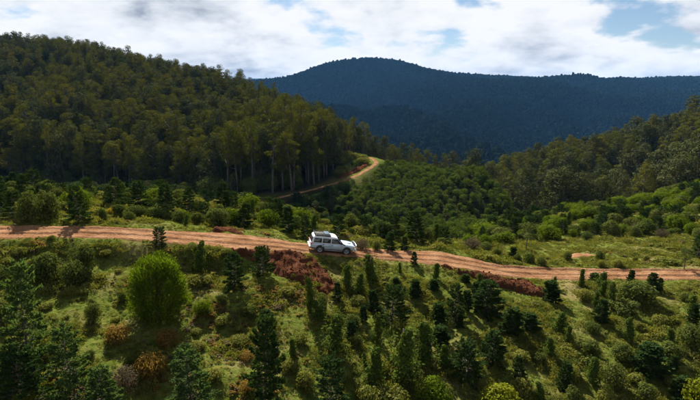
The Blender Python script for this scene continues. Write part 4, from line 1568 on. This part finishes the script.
def instanced(name, coll, x, y, z, rot, scale, idx):
    """one scattered 'stuff' object: points with an instance of a random member of coll on each"""
    n = len(x)
    me = bpy.data.meshes.new(name)
    me.vertices.add(n)
    me.vertices.foreach_set('co', np.stack([x, y, z], 1).astype(np.float32).ravel())
    a = me.attributes.new('rot', 'FLOAT_VECTOR', 'POINT'); a.data.foreach_set('vector', np.asarray(rot, np.float32).ravel())
    a = me.attributes.new('scl', 'FLOAT_VECTOR', 'POINT'); a.data.foreach_set('vector', np.asarray(scale, np.float32).ravel())
    a = me.attributes.new('idx', 'INT', 'POINT'); a.data.foreach_set('value', np.asarray(idx, np.int32))
    o = link(name, me)
    ng = bpy.data.node_groups.new(name, 'GeometryNodeTree')
    ng.interface.new_socket('Geometry', in_out='INPUT', socket_type='NodeSocketGeometry')
    ng.interface.new_socket('Geometry', in_out='OUTPUT', socket_type='NodeSocketGeometry')
    gi, go = ng.nodes.new('NodeGroupInput'), ng.nodes.new('NodeGroupOutput')
    ip = ng.nodes.new('GeometryNodeInstanceOnPoints')
    ci = ng.nodes.new('GeometryNodeCollectionInfo')
    ci.inputs['Collection'].default_value = coll
    ci.inputs['Separate Children'].default_value = True
    ci.inputs['Reset Children'].default_value = True
    ip.inputs['Pick Instance'].default_value = True

    def named(nm, typ):
        k = ng.nodes.new('GeometryNodeInputNamedAttribute'); k.data_type = typ
        k.inputs['Name'].default_value = nm
        return k.outputs['Attribute']
    L = ng.links.new
    L(gi.outputs[0], ip.inputs['Points'])
    L(ci.outputs[0], ip.inputs['Instance'])
    L(named('idx', 'INT'), ip.inputs['Instance Index'])
    e2r = ng.nodes.new('FunctionNodeEulerToRotation')
    L(named('rot', 'FLOAT_VECTOR'), e2r.inputs[0])
    L(e2r.outputs[0], ip.inputs['Rotation'])
    L(named('scl', 'FLOAT_VECTOR'), ip.inputs['Scale'])
    L(ip.outputs[0], go.inputs[0])
    md = o.modifiers.new('scatter', 'NODES'); md.node_group = ng
    return tag(o, kind='stuff')


def rots(n, tilt=0.05):
    return np.stack([rng.normal(size=n) * tilt, rng.normal(size=n) * tilt, rng.random(n) * 6.283], 1)


def forest_fill(poly, spacing, kinds, hr, label, group, stuff_name, stuff_label, limit=300, vis=12, jitter=0.42, keep=None, wr=(0.85, 1.2), hfun=None):
    x, y = scatter(poly, spacing, jitter)
    k = off_road(x, y, 1.0) & in_frame(x, y, hr[0], 70, 60)
    if keep is not None:
        k &= keep(x, y)
    x, y = x[k], y[k]
    h = rng.uniform(*hr, len(x)) * (1 if hfun is None else hfun(x, y))
    vs = visible(np.stack([x, y, ground(x, y) + h * 0.8], 1))
    d = np.hypot(x, y) + np.where(vs, 0, 1e5) + np.where(in_frame(x, y, h * 0.6, 2, 5), 0, 1e5)
    order = np.argsort(d)
    nind = min(limit, int((d < 1e5).sum()))
    kk = rng.choice(len(kinds), len(x))
    for i in order[:nind]:
        kd = kinds[kk[i]]
        plant(kd, float(x[i]), float(y[i]), float(h[i]), BASE_W[kd] * h[i] / BASE_H[kd] * rng.uniform(*wr), label, group, tilt=0.03, sink=0.2)
    rest = order[nind:]
    if len(rest):
        pairs = [(kd, v) for kd in sorted(set(kinds)) for v in KIT[kd]]
        coll = source_collection(stuff_name, [join_pair(v, stuff_name) for kd, v in pairs])
        idx = rng.integers(0, len(pairs), len(rest))
        s = np.array([h[i] / BASE_H[pairs[j][0]] for i, j in zip(rest, idx)])
        o = instanced(stuff_name, coll, x[rest], y[rest], ground(x[rest], y[rest]) - 0.2, rots(len(rest), 0.03),
                      np.stack([s * rng.uniform(*wr, len(rest)), s * rng.uniform(*wr, len(rest)), s], 1), idx)
        tag(o, stuff_label, 'forest')
    return len(x), nind


forest_fill(EDGE_L, 4.6, ['gum', 'gum', 'gum', 'thin_gum', 'dense'], (13, 24), 'tall gum tree with pale trunk in the near part of the left hill forest', 'gum trees of the left hill forest',
            'gum_forest', 'olive gum forest covering the hill behind the nearest trees',
            hfun=lambda x, y: 1 - 0.5 * smooth(285, 400, 350 + 500 * x / y) * smooth(172, 230, y + np.clip(350 + 500 * x / y - 335, 0, 60)))
forest_fill(EDGE_R, 5.6, ['dense', 'dense', 'dense', 'gum'], (12, 20), 'dark rounded tree in the near part of the right hand forest', 'trees of the right hand forest',
            'dark_forest', 'dark dense forest further up the right hand slope', limit=185, wr=(0.95, 1.25), hfun=lambda x, y: 0.95 + 0.3 * vnoise(x / 14, y / 14, 8))
forest_fill(GULLY, 3.4, ['dense', 'dense', 'bushy_pine'], (4.0, 8.0), 'dark leafy tree in the shaded gully below the gum forest', 'trees of the shaded gully',
            'gully_thicket', 'dark thicket filling the shaded gully below the gum forest', limit=150, wr=(1.0, 1.5), hfun=lambda x, y: 1 - 0.35 * smooth(200, 270, 350 + 500 * x / y))
BELOW = [uY(262, 134), uY(285, 141.5), uY(310, 149), uY(338, 157), uY(356, 163), uY(372, 160), uY(358, 135), uY(300, 118)]
forest_fill(BELOW, 2.5, ['shrub', 'planted', 'shrub', 'bushy_pine'], (1.6, 3.4), 'dark bush in the shade between the hill track and the gully', 'bushes below the hill track',
            'shaded_scrub', 'dark scrub in the shade below the hill track', limit=120)
VERGE = [uY(330, 172), uY(342, 170), uY(362, 176), uY(370, 186), uY(362, 200), uY(345, 205), uY(335, 188)]
forest_fill(VERGE, 3.2, ['shrub', 'planted', 'mound'], (1.2, 2.6), 'small bush inside the bend of the hill track', 'bushes inside the bend of the hill track',
            'bend_scrub', 'scrub inside the bend of the hill track')
UNDER = [uY(-60, 166), uY(100, 164), uY(200, 158), uY(262, 150), uY(300, 166), uY(322, 174), uY(330, 190), uY(335, 215), uY(200, 200), uY(-60, 205)]
forest_fill(UNDER, 4.4, ['dense', 'dense', 'shrub'], (3.5, 8.5), 'low leafy tree', 'undergrowth', 'forest_undergrowth', 'dark undergrowth along the foot of the gum forest', limit=0, wr=(0.9, 1.3))
forest_fill(PLANT, 2.8, ['planted'], (1.6, 3.0), 'young green conifer in the planted slope below the hill track', 'plantation conifers below the hill track',
            'plantation', 'rows of young conifers further back on the planted slope', jitter=0.3)

# scrub beyond the road on the left, on the crest
SCRUB = [uY(-60, 47), uY(100, 52), uY(200, 55), uY(300, 58.5), uY(380, 61), uY(450, 63), uY(440, 72), uY(330, 76), uY(260, 82), uY(150, 92), uY(0, 98), uY(-60, 98)]
x, y = scatter(SCRUB, 3.1, 0.48)
k = off_road(x, y, 0.9) & clear_of(x, y, 0.45) & in_frame(x, y, 0, 5, 0)
kinds = ['shrub', 'shrub', 'bushy_pine', 'pine', 'slim_pine', 'mound', 'column', 'bright']
prob = np.array([.25, .15, .12, .08, .08, .18, .07, .07]); prob /= prob.sum()
LAB = dict(shrub='green bush in the scrub beyond the road', bushy_pine='bushy young conifer in the scrub beyond the road',
           pine='layered young conifer in the scrub beyond the road', slim_pine='slim young conifer in the scrub beyond the road',
           mound='low weedy bush in the scrub beyond the road', column='creeper covered sapling in the scrub beyond the road',
           bright='light green bush in the scrub beyond the road')
for xx, yy in zip(x[k], y[k]):
    kd = kinds[rng.choice(len(kinds), p=prob)]
    h = {'shrub': 1.7, 'bushy_pine': 2.2, 'pine': 2.6, 'slim_pine': 2.2, 'mound': 1.0, 'column': 2.0, 'bright': 1.9}[kd] * rng.uniform(0.65, 1.25)
    h *= 1.3 if yy > 58 else 1.0
    plant(kd, float(xx), float(yy), h, BASE_W[kd] * h / BASE_H[kd] * rng.uniform(0.9, 1.3), LAB[kd], 'scrub plants between road and dark forest')

# bushes of the right-hand clearing
CLEAR = [uY(470, 70), uY(520, 73), uY(560, 76), uY(620, 77), uY(700, 74), uY(850, 74), uY(850, 140), uY(700, 132), uY(600, 126), uY(520, 124), uY(485, 100), uY(455, 76)]
x, y = scatter(CLEAR, 3.2, 0.48)
k = off_road(x, y, 0.9) & clear_of(x, y, 0.5) & in_frame(x, y, 0, 60, 0)
kinds = ['bright', 'shrub', 'bushy_pine', 'pine', 'mound', 'grey_shrub', 'column']
prob = np.array([.34, .26, .15, .10, .07, .03, .05]); prob /= prob.sum()
LAB = dict(bright='bright green rounded bush in the right hand clearing', shrub='darker green bush in the right hand clearing',
           bushy_pine='bushy young conifer in the right hand clearing', pine='layered young conifer in the right hand clearing', mound='low weedy bush in the right hand clearing',
           grey_shrub='grey leafless shrub in the right hand clearing', column='creeper covered sapling in the right hand clearing')
for xx, yy in zip(x[k], y[k]):
    kd = kinds[rng.choice(len(kinds), p=prob)]
    h = {'bright': 2.6, 'shrub': 2.2, 'bushy_pine': 2.4, 'pine': 2.8, 'mound': 1.2, 'grey_shrub': 2.2, 'column': 2.6}[kd] * rng.uniform(0.65, 1.35)
    if yy < 80:
        h *= 0.7
    plant(kd, float(xx), float(yy), h, BASE_W[kd] * h / BASE_H[kd] * rng.uniform(0.95, 1.35), LAB[kd], 'plants of the right hand clearing')

# small bushes of the near slope
NEAR = [uY(-40, 24), uY(350, 27), uY(740, 29), uY(740, 52), uY(500, 52), uY(350, 49), uY(200, 47), uY(0, 43), uY(-60, 41)]
x, y = scatter(NEAR, 2.8, 0.3)
k = (np.hypot(x - cx_, y - cy_ + 4) > 5) & off_road(x, y, 0.4) & clear_of(x, y, 0.5) & in_frame(x, y, 0, 40, 8)
for i, (xx, yy) in enumerate(zip(x[k], y[k])):
    kd = ['mound', 'mound', 'shrub', 'mound', 'mound', 'fern', 'shrub', 'mound'][rng.integers(0, 8)]
    if kd == 'fern' and not (-18 < xx < -4 and yy < 41):
        kd = 'mound'
    if xx > -6 and rng.random() < 0.6:
        kd = ['column', 'slim_pine'][rng.integers(0, 2)]
    h = {'mound': 0.55, 'shrub': 0.8, 'fern': 0.7, 'column': 1.8, 'slim_pine': 1.7}[kd] * rng.uniform(0.6, 1.3)
    lab = {'column': 'little creeper covered sapling on the near slope', 'slim_pine': 'little dark conifer on the near slope', 'mound': 'low weedy bush on the near slope', 'shrub': 'small dark bush on the near slope', 'fern': 'patch of dry orange bracken on the near slope'}[kd]
    plant(kd, float(xx), float(yy), h, BASE_W[kd] * h / BASE_H[kd] * rng.uniform(0.8, 1.2) * (1.25 if kd in ('column', 'slim_pine') else 1), lab, 'small plants scattered on the near slope')

ORD1 = 'first second third fourth fifth sixth seventh eighth ninth tenth eleventh twelfth thirteenth fourteenth fifteenth sixteenth seventeenth eighteenth nineteenth'.split()
TENS = {2: 'twenty', 3: 'thirty', 4: 'forty', 5: 'fifty', 6: 'sixty', 7: 'seventy', 8: 'eighty', 9: 'ninety'}


def ordinal(n):
    if n < 20:
        return ORD1[n - 1]
    if n > 99:
        return 'hundred and ' + ordinal(n - 100) if n > 100 else 'hundredth'
    t, o_ = divmod(n, 10)
    return TENS[t][:-1] + 'ieth' if o_ == 0 else TENS[t] + ' ' + ORD1[o_ - 1]


same = {}
for o in bpy.data.objects:
    if o.get('group') in ('scrub plants between road and dark forest', 'plants of the right hand clearing', 'small plants scattered on the near slope', 'bushes inside the bend of the hill track'):
        same.setdefault(o['label'], []).append(o)
for lab, os_ in same.items():
    os_.sort(key=lambda q: q.location.x / q.location.y)
    for i, o in enumerate(os_):
        o['label'] = ordinal(i + 1) + ' ' + lab + ', from the left'

# ------------------------------------------------------------------ ground cover (uncountable)
weeds = [make_weed(0.5, 0.26, 170, 0.13, 0.032), make_weed(0.6, 0.34, 200, 0.14, 0.035), make_weed(0.45, 0.2, 150, 0.12, 0.032), make_weed(0.5, 0.42, 180, 0.15, 0.026, 1.2)]
wm = [g.mesh('weed', M['weed']) for g in weeds]
gm = [make_fern(34, 0.5, 0.5).mesh('tuft', M['weed']), make_fern(34, 0.6, 0.8).mesh('tuft', M['straw']), make_fern(26, 0.5, 0.9).mesh('tuft', M['dead']),
      make_weed(0.5, 0.3, 150, 0.13, 0.034).mesh('weed', M['shrub'])]
cov = source_collection('ground_plants', wm + gm)
COVER = [uY(-170, 22), uY(350, 23), uY(880, 24), uY(880, 70), uY(880, 140), uY(520, 122), uY(440, 72), uY(330, 78), uY(200, 90), uY(0, 100), uY(-170, 100)]
x, y = scatter(COVER, 0.36, 0.6)
keepd = rng.random(len(x)) < np.where(y < 56, 0.95, np.where(y < 80, 0.6, 0.22))
x, y = x[keepd], y[keepd]
k = in_frame(x, y, 0, 130, 60)
x, y = x[k], y[k]
free = off_road(x, y, 0.05)
bank_w = np.zeros(len(x), bool)
for b_ in (0, 1):        # a few weeds creep over the spilled earth
    sd = poly_dist(x, y, BANK_POLYS[b_])
    bank_w |= (sd > -0.1) & (rng.random(len(x)) < np.where(sd < 0.5, 0.30, 0.05))
j_, l_ = road_info(x, y)
bank_w &= np.abs(l_) > np.where(l_ > 0, RD_WF[np.maximum(j_, 0)], RD_WN[np.maximum(j_, 0)]) + 0.3
k = free | bank_w
x, y, bank_w = x[k], y[k], bank_w[k]
n = len(x)
dryness = fbm(x / 6.0, y / 6.0, 3, 91) + np.where((x > -20) & (x < -3) & (y < 42), 0.45, 0) - np.where(x > 0, 0.5, 0)
pr = rng.random(n)
idx = np.where(dryness + (pr - 0.5) * 1.2 > 0.9, np.where(rng.random(n) < 0.55, 5, 6), np.where(pr < 0.55, rng.integers(0, 4, n), np.where(pr < 0.8, 4, 7)))
idx = np.where(bank_w, rng.integers(0, 4, n), idx)
s = rng.uniform(0.45, 1.15, n) * np.clip(0.8 + 0.6 * fbm(x / 2.2, y / 2.2, 2, 95), 0.35, 1.6)
s = s * np.where(y > 56, 1.15, 0.85)
j_, l_ = road_info(x, y)
edge = np.abs(l_) - np.where(l_ > 0, RD_WF[np.maximum(j_, 0)], RD_WN[np.maximum(j_, 0)])
s = s * np.where(edge < 1.0, 0.6, 1.0)
zg = ground(x, y)
for b_ in (0, 1):
    zg = np.where(bank_w, np.maximum(zg, bank_z(BANKS[b_][0], BANK_POLYS[b_], BANKS[b_][2], x, y)), zg)
o = instanced('ground_cover', cov, x, y, zg - 0.03, rots(n, 0.15), np.stack([s, s, s * rng.uniform(0.6, 1.5, n)], 1), idx)
tag(o, 'low weeds, grass and dry fern covering the slopes either side of the road', 'weeds')
print('cover', n)

# clods on the spilled earth
cl = []
for kx in range(4):
    bm = bmesh.new(); bmesh.ops.create_icosphere(bm, subdivisions=1, radius=1)
    for v in bm.verts:
        v.co *= random.uniform(0.7, 1.15); v.co.z *= 0.7
    m_ = bpy.data.meshes.new('clod'); bm.to_mesh(m_); bm.free(); m_.materials.append(M['bank']); cl.append(m_)
clc = source_collection('clods', cl)
xs, ys = [], []
for b in (0, 1):
    px = [p[0] for p in BANK_POLYS[b]]; py = [p[1] for p in BANK_POLYS[b]]
    x = rng.uniform(min(px), max(px), 2600); y = rng.uniform(min(py), max(py), 2600)
    k = (poly_dist(x, y, BANK_POLYS[b]) > -0.3) & (rng.random(2600) < 0.5)
    j_, l_ = road_info(x, y)
    k &= np.abs(l_) > np.where(l_ > 0, RD_WF[j_], RD_WN[j_]) + 0.1
    xs.append(x[k]); ys.append(y[k])
x, y = np.concatenate(xs), np.concatenate(ys)
n = len(x); s = 0.03 + 0.12 * rng.random(n) ** 4
zc_ = ground(x, y)
for b_ in (0, 1):
    zc_ = np.maximum(zc_, bank_z(BANKS[b_][0], BANK_POLYS[b_], BANKS[b_][2], x, y))
tag(instanced('soil_clods', clc, x, y, zc_ + s * 0.3, rots(n, 0.8), np.stack([s, s, s], 1), rng.integers(0, 4, n)), 'loose red clods of earth strewn over the spilled banks', 'soil')

# ------------------------------------------------------------------ far forest on the mountains
xs, ys = [], []
d0 = 330.0
while d0 < 4700:
    sp = 8.5 + 4.5 * smooth(600, 3500, d0)
    th = np.arange(-0.72, 0.72, sp / d0)
    th = th + rng.uniform(-0.5, 0.5, len(th)) * sp / d0
    dd = d0 + rng.uniform(-0.5, 0.5, len(th)) * sp
    xs.append(np.sin(th) * dd); ys.append(np.cos(th) * dd)
    d0 += sp
x, y = np.concatenate(xs), np.concatenate(ys)
k = in_frame(x, y, 12, 30, 0) & ~in_poly(x, y, EDGE_L) & ~in_poly(x, y, EDGE_R)
x, y = x[k], y[k]
z = ground(x, y)
k = visible(np.stack([x, y, z + 22], 1))
x, y, z = x[k], y[k], z[k]
n = len(x)
print('far trees', n)
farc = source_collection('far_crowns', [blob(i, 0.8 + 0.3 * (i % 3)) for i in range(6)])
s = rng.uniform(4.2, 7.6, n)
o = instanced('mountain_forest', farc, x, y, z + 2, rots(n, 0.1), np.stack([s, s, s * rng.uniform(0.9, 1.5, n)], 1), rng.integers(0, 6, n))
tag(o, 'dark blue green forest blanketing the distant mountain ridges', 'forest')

# ------------------------------------------------------------------ air
zmin = float(ZZ.min()) - 1.5
zmax = float(ZZ.max()) + 40
g = G()
V = [(xx, yy, zz) for xx in (-9200, 9200) for yy in (-400, 11700) for zz in (zmin, zmax)]
g.quads(V, [(0, 1, 3, 2), (4, 6, 7, 5), (0, 4, 5, 1), (2, 3, 7, 6), (0, 2, 6, 4), (1, 5, 7, 3)])
hm = bpy.data.materials.new('haze'); hm.use_nodes = True
nt = hm.node_tree; nt.nodes.clear()
ov = N(nt, 'ShaderNodeOutputMaterial'); pv = N(nt, 'ShaderNodeVolumePrincipled')
pv.inputs['Color'].default_value = (0.16, 0.46, 1.0, 1)
pv.inputs['Density'].default_value = 0.000029
pv.inputs['Anisotropy'].default_value = 0.0
nt.links.new(pv.outputs[0], ov.inputs['Volume'])
tag(link('haze', g.mesh('haze', hm)), kind='stuff')
print('objects', len(bpy.data.objects))
